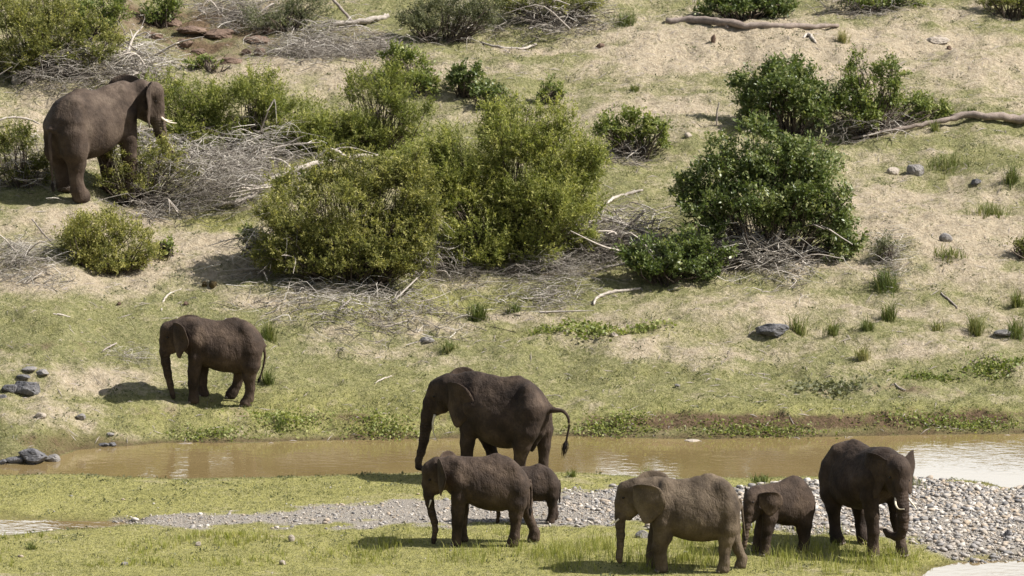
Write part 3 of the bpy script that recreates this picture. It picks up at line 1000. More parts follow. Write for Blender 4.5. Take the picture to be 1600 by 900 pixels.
# D - the sandy-backed cow in front
D = dict(view=(5.142, 940, 725), seed=4,
    top=[(1116, 335), (1102, 275), (1070, 208), (1020, 150), (960, 105), (900, 88), (830, 85), (760, 96), (700, 115), (620, 121), (560, 120), (500, 108), (430, 110), (380, 130), (330, 180), (290, 250)],
    bot=[(1116, 350), (1095, 430), (1050, 540), (960, 600), (880, 612), (820, 618), (720, 612), (650, 600), (580, 578), (500, 545), (430, 500), (375, 415), (290, 300)],
    wid=[(1116, .12), (1085, .36), (1020, .48), (900, .58), (760, .65), (620, .6), (520, .5), (430, .4), (290, .22)],
    legs=[dict(pts=[(490, 350, 88, .3), (490, 470, 84, .33), (488, 580, 76, .31), (462, 670, 60, .29), (468, 760, 50, .28), (482, 845, 54, .28)]),
          dict(pts=[(480, 350, 84, -.3), (460, 480, 70, -.33), (430, 600, 56, -.31), (412, 690, 48, -.29), (402, 750, 44, -.28), (412, 815, 48, -.28)]),
          dict(pts=[(1005, 400, 100, .28), (1006, 510, 84, .31), (998, 600, 62, .3), (985, 690, 46, .28), (985, 790, 42, .28), (972, 845, 52, .28)]),
          dict(pts=[(1020, 400, 96, -.28), (1045, 510, 72, -.31), (1065, 600, 52, -.3), (1100, 690, 40, -.28), (1136, 760, 38, -.28), (1120, 810, 48, -.28)])],
    chains=head_chains([(205, 195, 62), (260, 195, 84)], [(265, 310, 90), (240, 360, 64), (220, 420, 34)], [(290, 230, 100), (390, 250, 130), (490, 280, 150)], [(172, 205, 50), (150, 310, 46), (146, 420, 43)])
        + [dict(pts=[(880, 100, 14), (830, 98, 12)], k=.1), dict(pts=[(960, 200, 70, .22), (1000, 330, 92, .26)], k=.13), dict(pts=[(960, 200, 70, -.22), (1000, 330, 92, -.26)], k=.13),
           dict(pts=[(505, 170, 44, .22), (495, 330, 80, .3)], k=.12), dict(pts=[(505, 170, 44, -.22), (495, 330, 80, -.3)], k=.12)],
    trunk=[(147, 410, 43), (148, 490, 38), (152, 570, 34), (150, 650, 29), (143, 710, 26), (138, 750, 26), (145, 778, 22)],
    ears=[dict(hinge=(252, 185, .25), side=1, L=.86, H=.86, spread=24, fold=.16, curl=.14), dict(hinge=(285, 120, -.25), side=-1, L=.98, H=.9, spread=30, fold=.04)],
    tusks=[dict(pts=[(135, 440, .14), (112, 462, .18), (92, 482, .2)], r=.024), dict(pts=[(130, 440, -.14), (108, 462, -.18), (90, 478, -.2)], r=.024)], eyes=[(172, 270, .225), (172, 270, -.225)],
    tail=[(1100, 280, 20), (1120, 340, 12), (1130, 420, 9), (1140, 500, 8), (1148, 560, 7), (1150, 590, 6)], tuft=.1)
place("elephant", "cow elephant with dusty light brown back in long grass, a calf at her tail", D, (1060, 891), 0, M["skin_brown"])

# E - the calf mostly hidden behind C
E = dict(C, view=(5 * 311 / 318. / 1.0, 640, 690), seed=5)


def shrink(sp, k):
    f = lambda p: tuple(x * k for x in p)
    q = dict(sp)
    for key in ("top", "bot", "wid", "trunk", "eyes"):
        q[key] = [f(p) for p in sp[key]]
    q["tail"] = [f(p) for p in sp["tail"]] if sp.get("tail") else None
    q["legs"] = [dict(l, pts=[f(p) for p in l["pts"]]) for l in sp["legs"]]
    q["chains"] = [dict(c, k=c.get("k", .1) * k, pts=[f(p) for p in c["pts"]]) for c in sp["chains"]]
    q["ears"] = [dict(e, hinge=f(e["hinge"]), L=e["L"] * k, H=e["H"] * k) for e in sp["ears"]]
    q["tusks"] = [dict(pts=[f(p) for p in t["pts"]], r=t["r"] * k) for t in sp["tusks"]]
    if "neck_pivot" in sp:
        q["neck_pivot"] = f(sp["neck_pivot"])
    q["tuft"] = sp.get("tuft", .2) * k
    return q


e_sp = shrink(C_M, 0.66)
e_sp["tusks"] = []
e_sp["ears"] = [dict(e_sp["ears"][0], spread=40), dict(e_sp["ears"][1], spread=25)]
L_ = e_sp["legs"]
for l, dx in ((L_[2], -.03), (L_[3], -0.22)):
    l["pts"] = [(p[0] + dx * (-(0) + 1) * (-1 if l is L_[3] else 1) * max(0, (0.9 - p[2])) * 1.0, p[1], p[2], p[3] * 1.08) for p in l["pts"]]
g = at(829, 817)
make_elephant("elephant", "smallest calf half hidden behind the young white-tusked elephant on the gravel", e_sp, tuple(g), math.pi + math.radians(8), M["skin_dark"], 1, 0.022)

# F - the calf behind D
F_ = dict(view=(5.625, 1140, 730), seed=6,
    top=[(742, 300), (728, 235), (700, 180), (660, 118), (612, 78), (560, 68), (500, 92), (430, 128), (360, 148), (310, 165), (260, 190)],
    bot=[(742, 330), (720, 420), (680, 480), (620, 505), (560, 512), (480, 510), (420, 498), (360, 470), (300, 420), (260, 340)],
    wid=[(742, .08), (715, .26), (660, .38), (560, .46), (460, .46), (380, .40), (310, .32), (260, .22)],
    legs=[dict(pts=[(350, 340, 74, .22), (345, 450, 66, .25), (325, 560, 52, .24), (312, 650, 44, .22), (312, 730, 42, .22), (305, 775, 50, .22)]),
          dict(pts=[(320, 340, 70, -.22), (290, 450, 60, -.25), (262, 560, 48, -.24), (245, 640, 40, -.22), (238, 690, 38, -.22), (232, 725, 44, -.22)]),
          dict(pts=[(640, 400, 86, .22), (645, 490, 76, .24), (650, 580, 60, .23), (655, 660, 48, .22), (652, 730, 46, .22), (640, 775, 54, .22)]),
          dict(pts=[(650, 400, 80, -.22), (665, 490, 70, -.24), (670, 580, 56, -.23), (672, 650, 46, -.22), (668, 710, 44, -.22), (660, 745, 50, -.22)])],
    chains=[dict(pts=[(165, 250, 66), (220, 235, 74)], head=1, k=.1), dict(pts=[(140, 290, 56), (125, 370, 50), (118, 440, 42)], head=1, k=.1), dict(pts=[(200, 350, 74), (180, 410, 52), (160, 450, 30)], head=1, k=.08),
            dict(pts=[(230, 260, 88), (310, 275, 110), (390, 300, 130)], k=.14, ys=.85), dict(pts=[(620, 200, 60, .18), (650, 330, 80, .2)], k=.12), dict(pts=[(620, 200, 60, -.18), (650, 330, 80, -.2)], k=.12)],
    trunk=[(118, 430, 42), (108, 510, 35), (100, 590, 28), (92, 660, 23), (85, 700, 19)],
    ears=[dict(hinge=(215, 235, .2), side=1, L=.6, H=.52, spread=30, fold=.1, curl=.15), dict(hinge=(170, 215, -.2), side=-1, L=.5, H=.5, spread=62)],
    tusks=[], eyes=[(150, 300, .2), (150, 300, -.17)], head_yaw=14, neck_pivot=(300, 270),
    tail=[(735, 255, 16), (745, 310, 9), (742, 400, 7), (730, 470, 6), (722, 520, 6)], tuft=.1)
place("elephant", "stocky calf with rounded hump and spread ear, its face against the dusty cow's rump", F_, (1222, 862), -26, M["skin_mid"], 0.022)


# G - the tusked one walking towards the camera; H - the big bull on the slope: turned versions of A
def rescale(sp, k):
    return shrink(sp, k)


g_sp = rescale(A_M, 1.13)
g_sp["seed"] = 7
hx = 1.17
legs = g_sp["legs"]
# stride: near hind back, near fore straight, far fore forward
def shift_leg(l, du0, du1, dn=0.0):
    z0, z1 = l["pts"][0][2], l["pts"][-1][2]
    l["pts"] = [(p[0] + du0 + (du1 - du0) * (z0 - p[2]) / (z0 - z1), p[1] + dn * (z0 - p[2]) / (z0 - z1), p[2], p[3]) for p in l["pts"]]
shift_leg(legs[0], 0, -.05, -.02)
shift_leg(legs[1], 0, .62, .0)
shift_leg(legs[2], 0, .1)
shift_leg(legs[3], 0, -.1)
t0 = g_sp["trunk"][0]
u0, h0 = t0[0], t0[2]
g_sp["trunk"] = [(u0, 0, h0, .175), (u0 + .10, 0, h0 - .25, .155), (u0 + .14, 0, h0 - .5, .135), (u0 + .13, 0, h0 - .74, .12), (u0 + .06, 0.02, h0 - .92, .11), (u0 - .08, 0.1, h0 - 1.0, .1), (u0 - .2, 0.24, h0 - .95, .085), (u0 - .22, .32, h0 - .86, .07)]
g_sp["tusks"] = [dict(pts=[(u0 - .02, .13, h0 + .02), (u0 + .14, .21, h0 - .14), (u0 + .3, .2, h0 - .22), (u0 + .45, .12, h0 - .2)], r=.036), dict(pts=[(u0 - .02, -.13, h0 + .02), (u0 + .12, -.22, h0 - .13), (u0 + .25, -.26, h0 - .22), (u0 + .36, -.25, h0 - .26)], r=.036)]
g_sp["ears"] = [dict(g_sp["ears"][0], L=.9, H=.98, spread=16, fold=.1), dict(g_sp["ears"][1], L=.7, H=.95, spread=42)]
g_sp["ears"][0]["hinge"] = tuple(np.array(g_sp["ears"][0]["hinge"]) + np.array([0, .03, 0]))
g_sp["neck_pivot"] = (1.0, 0, 1.9)
g_sp["head_yaw"] = 12
g_sp["tuft"] = .2
g = at(1352, 858)
make_elephant("elephant", "elephant with long curved white tusks and curled trunk tip at the gravel's edge", g_sp, tuple(g), math.radians(-57), M["skin_dark"], -1)

h_sp = rescale(A_M, 1.40)
h_sp["seed"] = 8
_up = lambda p_: (p_[0] + .14, p_[1], p_[2] + .14, *p_[3:])      # he carries his head high
h_sp["chains"] = [dict(c, pts=[_up(p_) for p_ in c["pts"]]) if c.get("head") else c for c in h_sp["chains"]]
h_sp["trunk"] = [_up(p_) for p_ in h_sp["trunk"]]
h_sp["eyes"] = [_up(p_) for p_ in h_sp["eyes"]]
h_sp["ears"] = [dict(e, hinge=_up(e["hinge"])) for e in h_sp["ears"]]
legs = h_sp["legs"]
for i, (d0, d1) in enumerate(((0, .1), (0, .2), (0, .12), (0, -.42))):
    shift_leg(legs[i], d0, d1)
t0 = h_sp["trunk"][0]
u0, h0 = t0[0], t0[2]
h_sp["trunk"] = [(u0, 0, h0, .215), (u0 + .05, 0, h0 - .35, .19), (u0 + .12, 0, h0 - .65, .16), (u0 + .26, 0, h0 - .9, .135), (u0 + .46, 0, h0 - 1.12, .115), (u0 + .66, 0, h0 - 1.28, .095)]
h_sp["tusks"] = [dict(pts=[(u0 + .05, .18, h0 + .08), (u0 + .2, .24, h0 - .03), (u0 + .36, .25, h0 - .08), (u0 + .5, .22, h0 - .1)], r=.042), dict(pts=[(u0 + .05, -.18, h0 + .08), (u0 + .2, -.24, h0 - .03), (u0 + .36, -.25, h0 - .08), (u0 + .48, -.22, h0 - .1)], r=.042)]
h_sp["ears"] = [dict(h_sp["ears"][0], L=.9, H=1.2, spread=74), dict(h_sp["ears"][1], L=1.15, H=1.15, spread=34)]
h_sp["tail"] = [(-1.72, .0, 2.2, .07), (-1.82, .05, 1.95, .06), (-1.86, .12, 1.5, .045), (-1.86, .16, 1.0, .035), (-1.85, .18, .72, .03)]
h_sp["tuft"] = .35
h_sp["neck_pivot"] = (1.2, 0, 2.4)
h_sp["head_yaw"] = 30
h_sp["wid"] = [(a, b * .92) for a, b in h_sp["wid"]]
for l in h_sp['legs'][2:]:
    l['pts'] = [(*x[:3], x[3] * (1.0 if i_ < 1 else 1.16)) for i_, x in enumerate(l['pts'])]
g = at(150, 309)
make_elephant("elephant", "big bull elephant seen from behind on the upper slope among bushes, one tusk showing", h_sp, tuple(g), math.radians(46), M["skin_bull"], -1, 0.032)

# ------------------------------------------------------------------ vegetation builders
def unit(v):
    return v / (np.linalg.norm(v, axis=-1, keepdims=True) + 1e-9)


def leaf_quads(P, D, L, W, r, tint):
    """rhombic leaves at P along D, random roll -> V, F, tint per vertex"""
    n = len(P)
    R = r.normal(size=(n, 3))
    side = unit(np.cross(D, R))
    nrm = unit(np.cross(D, side))
    L, W = np.broadcast_to(L, (n,))[:, None], np.broadcast_to(W, (n,))[:, None]
    V = np.stack([P, P + D * L * 0.5 + side * W * 0.5 + nrm * W * .12, P + D * L, P + D * L * 0.5 - side * W * 0.5 + nrm * W * .12], 1).reshape(-1, 3)
    F = np.arange(4 * n).reshape(-1, 4)
    return V, F, np.repeat(tint, 4)


KIND = {   # material, leaf length, width, leaves per spray, spray length, upward pull
    "feather": ("leaf_feather", .085, .024, 26, .50, .9),
    "olive": ("leaf_olive", .075, .026, 22, .42, .5),
    "broad": ("leaf_broad", .105, .05, 13, .34, .3),
    "fresh": ("leaf_fresh", .09, .042, 14, .32, .45),
    "grey": ("leaf_grey", .075, .022, 22, .42, .6),
}


def lobes_world(base, lobes):
    out = []
    for l in lobes:
        cx, cy, rx, ry = l[:4]
        dY = l[4] if len(l) > 4 else 0.0
        Y = base[1] + dY
        m = mpp(Y)
        c = at_depth(cx, cy, Y)
        out.append((c, np.array([rx * m, (rx + ry) * 0.5 * m * 0.85, ry * m])))
    return out


def bush(name, label, cat, base_px, lobes, kind, dens=1.0, group="bushes on the river bank", seed=0, stems=24, tint=0.0, bare=0.0, spray=None, leafmat=None):
    r = np.random.default_rng(1000 + seed)
    g = at(*base_px)
    root = obj(name, None, loc=tuple(g))
    tag(root, label, cat, group)
    mat, LL, LW, per, SL, up = KIND[kind]
    SL = spray or SL
    Vs, Ts, stemparts = [], [], []
    LB = []
    for c, rad in lobes_world(g, lobes):        # every lobe breaks up into a core and uneven side masses
        LB.append((c, rad * 0.80))
        for _ in range(5 if min(rad) > .3 else 3):
            d = unit(r.normal(size=3) + np.array([0, -.15, .25]))
            LB.append((c + d * rad * (.62 + .25 * r.random()), rad * (.30 + .22 * r.random())))
    for ci, (c, rad) in enumerate(LB):
        area = 4 * np.pi * ((rad[0] * rad[1]) ** 1.6 / 3 + (rad[0] * rad[2]) ** 1.6 / 3 + (rad[1] * rad[2]) ** 1.6 / 3) ** (1 / 1.6)
        ns = max(12, int(area * dens * 17 * (0.5 / SL)))
        d = unit(r.normal(size=(ns, 3)))
        # clumps: sprays gather round a smaller number of tips so the outline is uneven
        nc = max(5, ns // 9)
        cd = unit(r.normal(size=(nc, 3)))
        pick = r.integers(0, nc, ns)
        d = unit(d * 0.42 + cd[pick] * (0.75 + 0.25 * r.random((ns, 1))))
        rr_c = 0.66 + 0.5 * r.random(nc)
        rad_f = rr_c[pick] * (0.45 + 0.55 * r.random(ns) ** 0.5)
        P = c + d * rad * rad_f[:, None]
        gz = zt(P[:, 0], P[:, 1])
        ok = P[:, 2] > gz + 0.03
        P, d, pick = P[ok], d[ok], pick[ok]
        ns = len(P)
        if ns < 3:
            continue
        S_d = unit(d * 0.8 + np.array([0, 0, up]) + 0.45 * r.normal(size=(ns, 3)))
        sl = SL * (0.6 + 0.8 * r.random(ns)) * (1 + .35 * up * np.clip(d[:, 2], 0, 1))
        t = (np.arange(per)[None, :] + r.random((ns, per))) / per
        base = P[:, None, :] - S_d[:, None, :] * (sl * 0.4)[:, None, None]
        LP = base + S_d[:, None, :] * (t * sl[:, None])[..., None] + r.normal(size=(ns, per, 3)) * 0.02
        LD = unit(S_d[:, None, :] * 0.7 + r.normal(size=(ns, per, 3)) * 0.75)
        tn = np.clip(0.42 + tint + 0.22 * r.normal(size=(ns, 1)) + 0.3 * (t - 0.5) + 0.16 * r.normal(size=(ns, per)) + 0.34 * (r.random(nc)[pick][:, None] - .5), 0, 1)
        sz = (0.55 + 0.9 * r.random((ns, per))) * (.75 + .5 * r.random(nc)[pick][:, None])
        keep = (r.random((ns, 1)) > bare).repeat(per, 1).ravel()
        V, F, T = leaf_quads(LP.reshape(-1, 3)[keep], LD.reshape(-1, 3)[keep], LL * sz.ravel()[keep], LW * sz.ravel()[keep], r, tn.ravel()[keep])
        Vs.append(V); Ts.append(T)
        # stems to this lobe
        k = max(3, int(stems * area / sum(1e-6 + x[1][0] * x[1][2] * 8 for x in LB)))
        for q in range(min(k, 26)):
            e = P[r.integers(0, ns)]
            b = np.array([g[0] + (e[0] - g[0]) * 0.35 + r.normal() * 0.12, g[1] + (e[1] - g[1]) * 0.35 + r.normal() * .12, 0])
            b[2] = float(zt(b[0], b[1])) - 0.03
            mid = b * 0.5 + e * 0.5 + np.array([r.normal() * .15, r.normal() * .15, r.random() * .25])
            pth = smooth_path([b, mid, e], 7)
            stemparts.append(tube(pth, np.linspace(.026, .006, 7), 4, False))
    V = np.vstack(Vs) - g
    fol = obj("foliage", mesh_from("foliage", V, np.arange(len(V)).reshape(-1, 4), True, dict(tint=np.concatenate(Ts)), M[leafmat or mat]), root)
    fol["kind"] = "stuff"
    sv, sf = join(stemparts)
    st = obj("stems", mesh_from("stems", sv - g, sf, True, None, M["stem"]), root)
    st["kind"] = "stuff"
    return root


def twig_mesh(r, g, n, spread, height, length, rad, droop=0.4, segs=5, upbias=.6):
    parts = []
    for _ in range(n):
        b = np.array([g[0] + r.normal() * spread[0], g[1] + r.normal() * spread[1], 0])
        hz = height * r.random() ** 1.1 * (1 - .5 * min(1, abs(b[0] - g[0]) / (spread[0] * 2 + .01)))
        b[2] = float(zt(b[0], b[1])) + hz
        a = r.random() * 2 * np.pi
        d = np.array([math.cos(a), math.sin(a) * .8, upbias * (r.random() - .25)])
        L = length * (0.45 + r.random() * .9)
        m = b + d * L * .5 + np.array([r.normal() * .13, r.normal() * .13, L * .12 * r.normal()])
        e = b + d * L + np.array([r.normal() * .18, r.normal() * .18, -droop * L * .5 * r.random()])
        e[2] = max(e[2], float(zt(e[0], e[1])) + .01)
        m[2] = max(m[2], float(zt(m[0], m[1])) + .01)
        rr_ = rad * (0.5 + r.random())
        zc_ = max(b[2], m[2], e[2]) + .05
        pq = smooth_path([b, m, e], segs)
        pq[:, 2] = np.minimum(pq[:, 2], zc_)
        parts.append(tube(pq, np.linspace(rr_, rr_ * .3, segs), 3, False))
        if r.random() < .6:
            e2 = m + (e - m) * .5 + np.clip(r.normal(size=3), -1.4, 1.4) * L * .2 * np.array([1, 1, .5])
            e2[2] = max(e2[2], float(zt(e2[0], e2[1])) + .01)
            parts.append(tube(smooth_path([m, (m + e2) / 2 + r.normal(size=3) * .04, e2], 4), np.linspace(rr_ * .6, rr_ * .2, 4), 3, False))
    return parts


def brush(name, label, base_px, rx, ry_up, n, length=.9, rad=.011, mat="dry", big=4, seed=0, depth=.8, cat="brushwood", group="heaps of dead brushwood", bigmat="dry"):
    """a heap of dead twigs: thicker branches one by one, the tangle of twigs as one part"""
    r = np.random.default_rng(3000 + seed)
    g = at(*base_px)
    m = mpp(g[1])
    root = obj(name, None, loc=tuple(g))
    tag(root, label, cat, group)
    parts = twig_mesh(r, g, int(n * 1.6), (rx * m * .55, depth), ry_up * m * .8, length, rad, droop=.8)
    V, F = join(parts)
    pale = .58 if mat == "dry" else .42
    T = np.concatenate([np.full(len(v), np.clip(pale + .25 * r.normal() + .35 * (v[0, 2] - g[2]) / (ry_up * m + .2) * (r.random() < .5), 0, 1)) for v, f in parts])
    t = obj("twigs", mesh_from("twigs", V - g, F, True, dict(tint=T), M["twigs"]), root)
    t["kind"] = "stuff"
    for k in range(big):
        V, F = join(twig_mesh(r, g, 1, (rx * m * .5, depth * .8), ry_up * m * .6, length * 1.7, rad * 3.2, segs=8))
        obj("branch", mesh_from("branch", V - g, F, True, None, M[bigmat]), root)
    return root


def branch_px(name, label, pts, mat="dry", cat="fallen branch", group="fallen branches on the slope", side=(), lift=0.0, plane=None, rough=.22, seed=0, sides=8):
    """pts: (px, py, radius m[, height over ground]) along the limb; every point lies on the ground or in the vertical plane of the first one."""
    r = np.random.default_rng(5000 + seed)

    def w(p, Y=None):
        if Y is None:
            q = at(p[0], p[1])
            q = q + np.array([0, 0, p[2] * .75 + lift])
        else:
            q = at_depth(p[0], p[1], Y)
        return q
    Y = None
    if plane is not None:
        Y = at(*plane)[1]
    P = np.array([np.append(w(p, Y), p[2]) for p in pts])
    Q = smooth_path(P, max(8, 5 * len(pts)))
    jit = r.normal(size=(len(Q), 3)) * (Q[:, 3:4] * rough)
    base = Q[0, :3].copy()
    rad = Q[:, 3] * (1 + r.normal(size=len(Q)) * .08)
    V, F = tube(Q[:, :3] + jit - base, rad, sides)
    sp = []
    for s in side:
        S_ = np.array([np.append(w(p, Y), p[2]) for p in s])
        T_ = smooth_path(S_, 10)
        sp.append(tube(T_[:, :3] - base, T_[:, 3], 5))
    root = obj(name, mesh_from(name, V, F, True, None, M[mat]), None, tuple(base))
    tag(root, label, cat, group)
    for v, f in sp:
        obj("side_branch", mesh_from("side_branch", v, f, True, None, M[mat]), root)
    return root


def rock_geo(r, sub=2, angular=.35, squash=.65):
    t = (1 + 5 ** .5) / 2
    V = np.array([(-1, t, 0), (1, t, 0), (-1, -t, 0), (1, -t, 0), (0, -1, t), (0, 1, t), (0, -1, -t), (0, 1, -t), (t, 0, -1), (t, 0, 1), (-t, 0, -1), (-t, 0, 1)], float)
    F = [(0, 11, 5), (0, 5, 1), (0, 1, 7), (0, 7, 10), (0, 10, 11), (1, 5, 9), (5, 11, 4), (11, 10, 2), (10, 7, 6), (7, 1, 8), (3, 9, 4), (3, 4, 2), (3, 2, 6), (3, 6, 8), (3, 8, 9), (4, 9, 5), (2, 4, 11), (6, 2, 10), (8, 6, 7), (9, 8, 1)]
    V = [tuple(v) for v in unit(V)]
    for _ in range(sub):
        cache, F2 = {}, []

        def midp(a, b):
            k = (min(a, b), max(a, b))
            if k not in cache:
                cache[k] = len(V)
                V.append(tuple(unit(np.array(V[a]) + np.array(V[b]))))
            return cache[k]
        for a, b, c in F:
            x, y, z = midp(a, b), midp(b, c), midp(c, a)
            F2 += [(a, x, z), (b, y, x), (c, z, y), (x, y, z)]
        F = F2
    V = np.array(V)
    # planar cuts give facets
    for _ in range(int(angular * 26)):
        n = unit(r.normal(size=3))
        h = .55 + .35 * r.random()
        d = V @ n - h
        V = V - np.where(d > 0, d * .9, 0)[:, None] * n
    V = V + r.normal(size=V.shape) * .02
    V[:, 2] *= squash
    return V, np.array(F)


def rock(label, px, w, h, mat="rock_dark", seed=0, angular=.4, name="rock", cat="rock", group="rocks along the river", depth=None, sub=3, sink=.25):
    """w, h: apparent width and height in photo pixels; px: the middle of its foot"""
    r = np.random.default_rng(7000 + seed)
    g = at(*px)
    m = mpp(g[1])
    V, F = rock_geo(r, sub, angular, 1.0)
    V = V * (1 + (.30 if "clod" in mat else .12) * (fbm(V[:, 0] * 2.6 + seed, V[:, 1] * 2.6 + V[:, 2] * 3.1, seed, 3) - .5))[:, None]
    V = V / np.abs(V).max(0)
    V = V * np.array([w * m / 2, (depth or w * .7) * m / 2, h * m * .62])
    V[:, 2] += h * m * (.62 - sink) * .8
    c, s = math.cos(.4 * r.normal()), math.sin(.4 * r.normal())
    o = obj(name, mesh_from(name, V, F, False, None, M[mat]), None, (g[0], g[1], g[2]))
    return tag(o, label, cat, group)


def blades(P, r, h, w, lean, per, spread, tint0, tints=.2, curve=True):
    """tufts at P (n,3): bent blades of one or two faces"""
    n = len(P)
    a = r.random((n, per)) * 2 * np.pi
    dirs = np.stack([np.cos(a), np.sin(a), np.zeros_like(a)], -1)
    b = P[:, None, :] + dirs * (spread * r.random((n, per, 1)))
    hh = np.broadcast_to(h, (n,))[:, None, None] * (0.55 + .7 * r.random((n, per, 1)))
    ln = lean * (0.3 + r.random((n, per, 1)))
    up = np.array([0, 0, 1.0])
    a2 = a + r.normal(size=a.shape) * .9
    ld = np.stack([np.cos(a2), np.sin(a2), np.zeros_like(a2)], -1)
    sd = np.stack([-np.sin(a2), np.cos(a2), np.zeros_like(a2)], -1)
    fa = r.random((n, per, 1)) * np.pi
    sd = sd * np.cos(fa) + ld * np.sin(fa)
    ww = w * (0.6 + .8 * r.random((n, per, 1)))
    mid = b + up * hh * .6 + ld * hh * ln * .25
    tip = b + up * hh * (1 - .25 * ln) + ld * hh * ln
    tn = np.clip(tint0 + tints * r.normal(size=(n, 1)) + .12 * r.normal(size=(n, per)), 0, 1).ravel()
    if curve:
        V = np.stack([b - sd * ww * .5, b + sd * ww * .5, mid + sd * ww * .4, mid - sd * ww * .4, tip], 2).reshape(-1, 3)
        m = n * per
        i = np.arange(m)[:, None] * 5
        F4 = i + np.array([[0, 1, 2, 3]])
        F3 = i + np.array([[3, 2, 4, 4]])
        return V, np.concatenate([i + np.array([[0, 1, 2]]), i + np.array([[0, 2, 3]]), i + np.array([[3, 2, 4]])]), np.repeat(tn, 5)
    V = np.stack([b - sd * ww * .5, b + sd * ww * .5, tip], 2).reshape(-1, 3)
    return V, np.arange(len(V)).reshape(-1, 3), np.repeat(tn, 3)


# ------------------------------------------------------------------ gravel bar
def region_points(r, n, x0, x1, y0, y1):
    return x0 + (x1 - x0) * r.random(n), y0 + (y1 - y0) * r.random(n)


r = np.random.default_rng(11)
px_, py_ = region_points(r, 130000, -16, 15, 149.5, 162)
gm = gsample(gravel, px_, py_)
u_, v_ = project(px_, py_, zt(px_, py_))
thick = 0.6 + 0.4 * sstep(600, 1000, u_)
ok = (gm * thick > r.random(len(px_)) * .9) & (u_ > -20) & (u_ < 1640)
px_, py_, u_ = px_[ok], py_[ok], u_[ok]
# strays in the grass beside the bar
sx, sy = region_points(r, 2600, -13, 13, 147.5, 160)
su, sv = project(sx, sy, zt(sx, sy))
near_g = gsample(sd_g, sx, sy)
okk = (near_g > 0) & (r.random(len(sx)) < np.exp(-near_g / 0.9) * .8 + .07) & (gsample(sd_w, sx, sy) > -.1) & (su < 1640)
px_, py_, u_ = np.concatenate([px_, sx[okk]]), np.concatenate([py_, sy[okk]]), np.concatenate([u_, su[okk]])
size = np.clip(np.exp(r.normal(size=len(px_)) * .5 - 3.3) * (0.7 + .45 * sstep(800, 1150, u_)), .016, .14)
kmax = 15000
if len(px_) > kmax:
    sel = r.permutation(len(px_))[:kmax]
    px_, py_, u_, size = px_[sel], py_[sel], u_[sel], size[sel]
pz_ = zt(px_, py_)
order = np.argsort(-size)
big = [i for i in order if -10 < u_[i] < 1610][:260]
variants = []
for k in range(16):
    V, F = rock_geo(r, 1, .12, 1.0)
    variants.append((V * np.array([1, .62 + .3 * r.random(), .38 + .25 * r.random()]), F))
tint_of = lambda n: np.clip(r.beta(1.6, 1.5, n), 0, 1)
vmesh = []
for k, (V, F) in enumerate(variants):
    for t in (0.12, .35, .55, .8):
        vmesh.append(mesh_from("pebble", V, F, True, dict(tint=np.full(len(V), t + .08 * r.normal())), M["pebble"]))
for i in big:
    vk = int(r.integers(0, len(vmesh)))
    o = bpy.data.objects.new("pebble", vmesh[vk])
    COL.objects.link(o)
    o.location = (px_[i], py_[i], pz_[i] + size[i] * .22)
    o.scale = (size[i] * .85,) * 3
    o.rotation_euler = (r.normal() * .2, r.normal() * .2, r.random() * 6.28)
    tag(o, ("dark grey", "mid grey", "tan-grey", "pale whitish")[vk % 4] + " rounded river stone, one of the larger ones of the gravel bar", "stone", "larger stones of the gravel bar")
rest = np.setdiff1d(np.arange(len(px_)), big)
ico_v, ico_f = rock_geo(r, 1, 0, 1.0)
ico_v0, ico_f0 = rock_geo(r, 0, 0, 1.0)


def pebble_field(idx, V0, F0):
    n = len(idx)
    a = r.random(n) * 6.28
    sc = np.stack([np.ones(n), .55 + .4 * r.random(n), .35 + .3 * r.random(n)], 1) * size[idx][:, None] * .85
    J = V0[None] * (1 + .12 * r.normal(size=(n, len(V0), 1)))
    Q = J * sc[:, None, :]
    X = Q[..., 0] * np.cos(a)[:, None] - Q[..., 1] * np.sin(a)[:, None]
    Y = Q[..., 0] * np.sin(a)[:, None] + Q[..., 1] * np.cos(a)[:, None]
    Z = Q[..., 2] + Q[..., 0] * (.25 * r.normal(size=(n, 1)))
    V = np.stack([X + px_[idx][:, None], Y + py_[idx][:, None], Z + (pz_[idx] + size[idx] * .15)[:, None]], -1).reshape(-1, 3)
    F = (F0[None] + (np.arange(n) * len(V0))[:, None, None]).reshape(-1, 3)
    return V, F, np.repeat(tint_of(n), len(V0))


_m = size[rest] > .055
_a, _b = pebble_field(rest[_m], ico_v, ico_f), pebble_field(rest[~_m], ico_v0, ico_f0)
V, F, T = np.vstack([_a[0], _b[0]]), np.vstack([_a[1], _b[1] + len(_a[0])]), np.concatenate([_a[2], _b[2]])
tag(obj("river_gravel", mesh_from("river_gravel", V, F, True, dict(tint=T), M["pebble"])), kind="stuff")

# ------------------------------------------------------------------ grass
r = np.random.default_rng(21)
gx, gy = region_points(r, 330000, -17.5, 17.5, 147.5, 206)
gu, gv = project(gx, gy, zt(gx, gy))
cov = 1 - gsample(sand, gx, gy) * 1.25
dry_ok = (gsample(sd_w, gx, gy) > .08) & (gsample(gravel, gx, gy) < .25) & (gu > -60) & (gu < 1660)
pr = np.clip(cov, 0.03, 1) * (1 - .6 * gsample(mud, gx, gy))
k = dry_ok & (r.random(len(gx)) < pr * np.where(gy < 162, 1.0, .82))
gx, gy = gx[k], gy[k]
gz = zt(gx, gy)
lo_ = gsample(low, gx, gy)
lu = gsample(lush, gx, gy)
hgt = np.where(lo_, .05, .055 + .035 * lu) * (.6 + .9 * fbm(gx * .6, gy * .6, 77))
P = np.stack([gx, gy, gz - .005], 1)
V, F, T = blades(P, r, hgt, .014, .8, 4, .05, (np.where(lo_, .6, .62 - .22 * lu) + .5 * (fbm(gx * .8, gy * 1.3, 83) - .5))[:, None], .2, False)
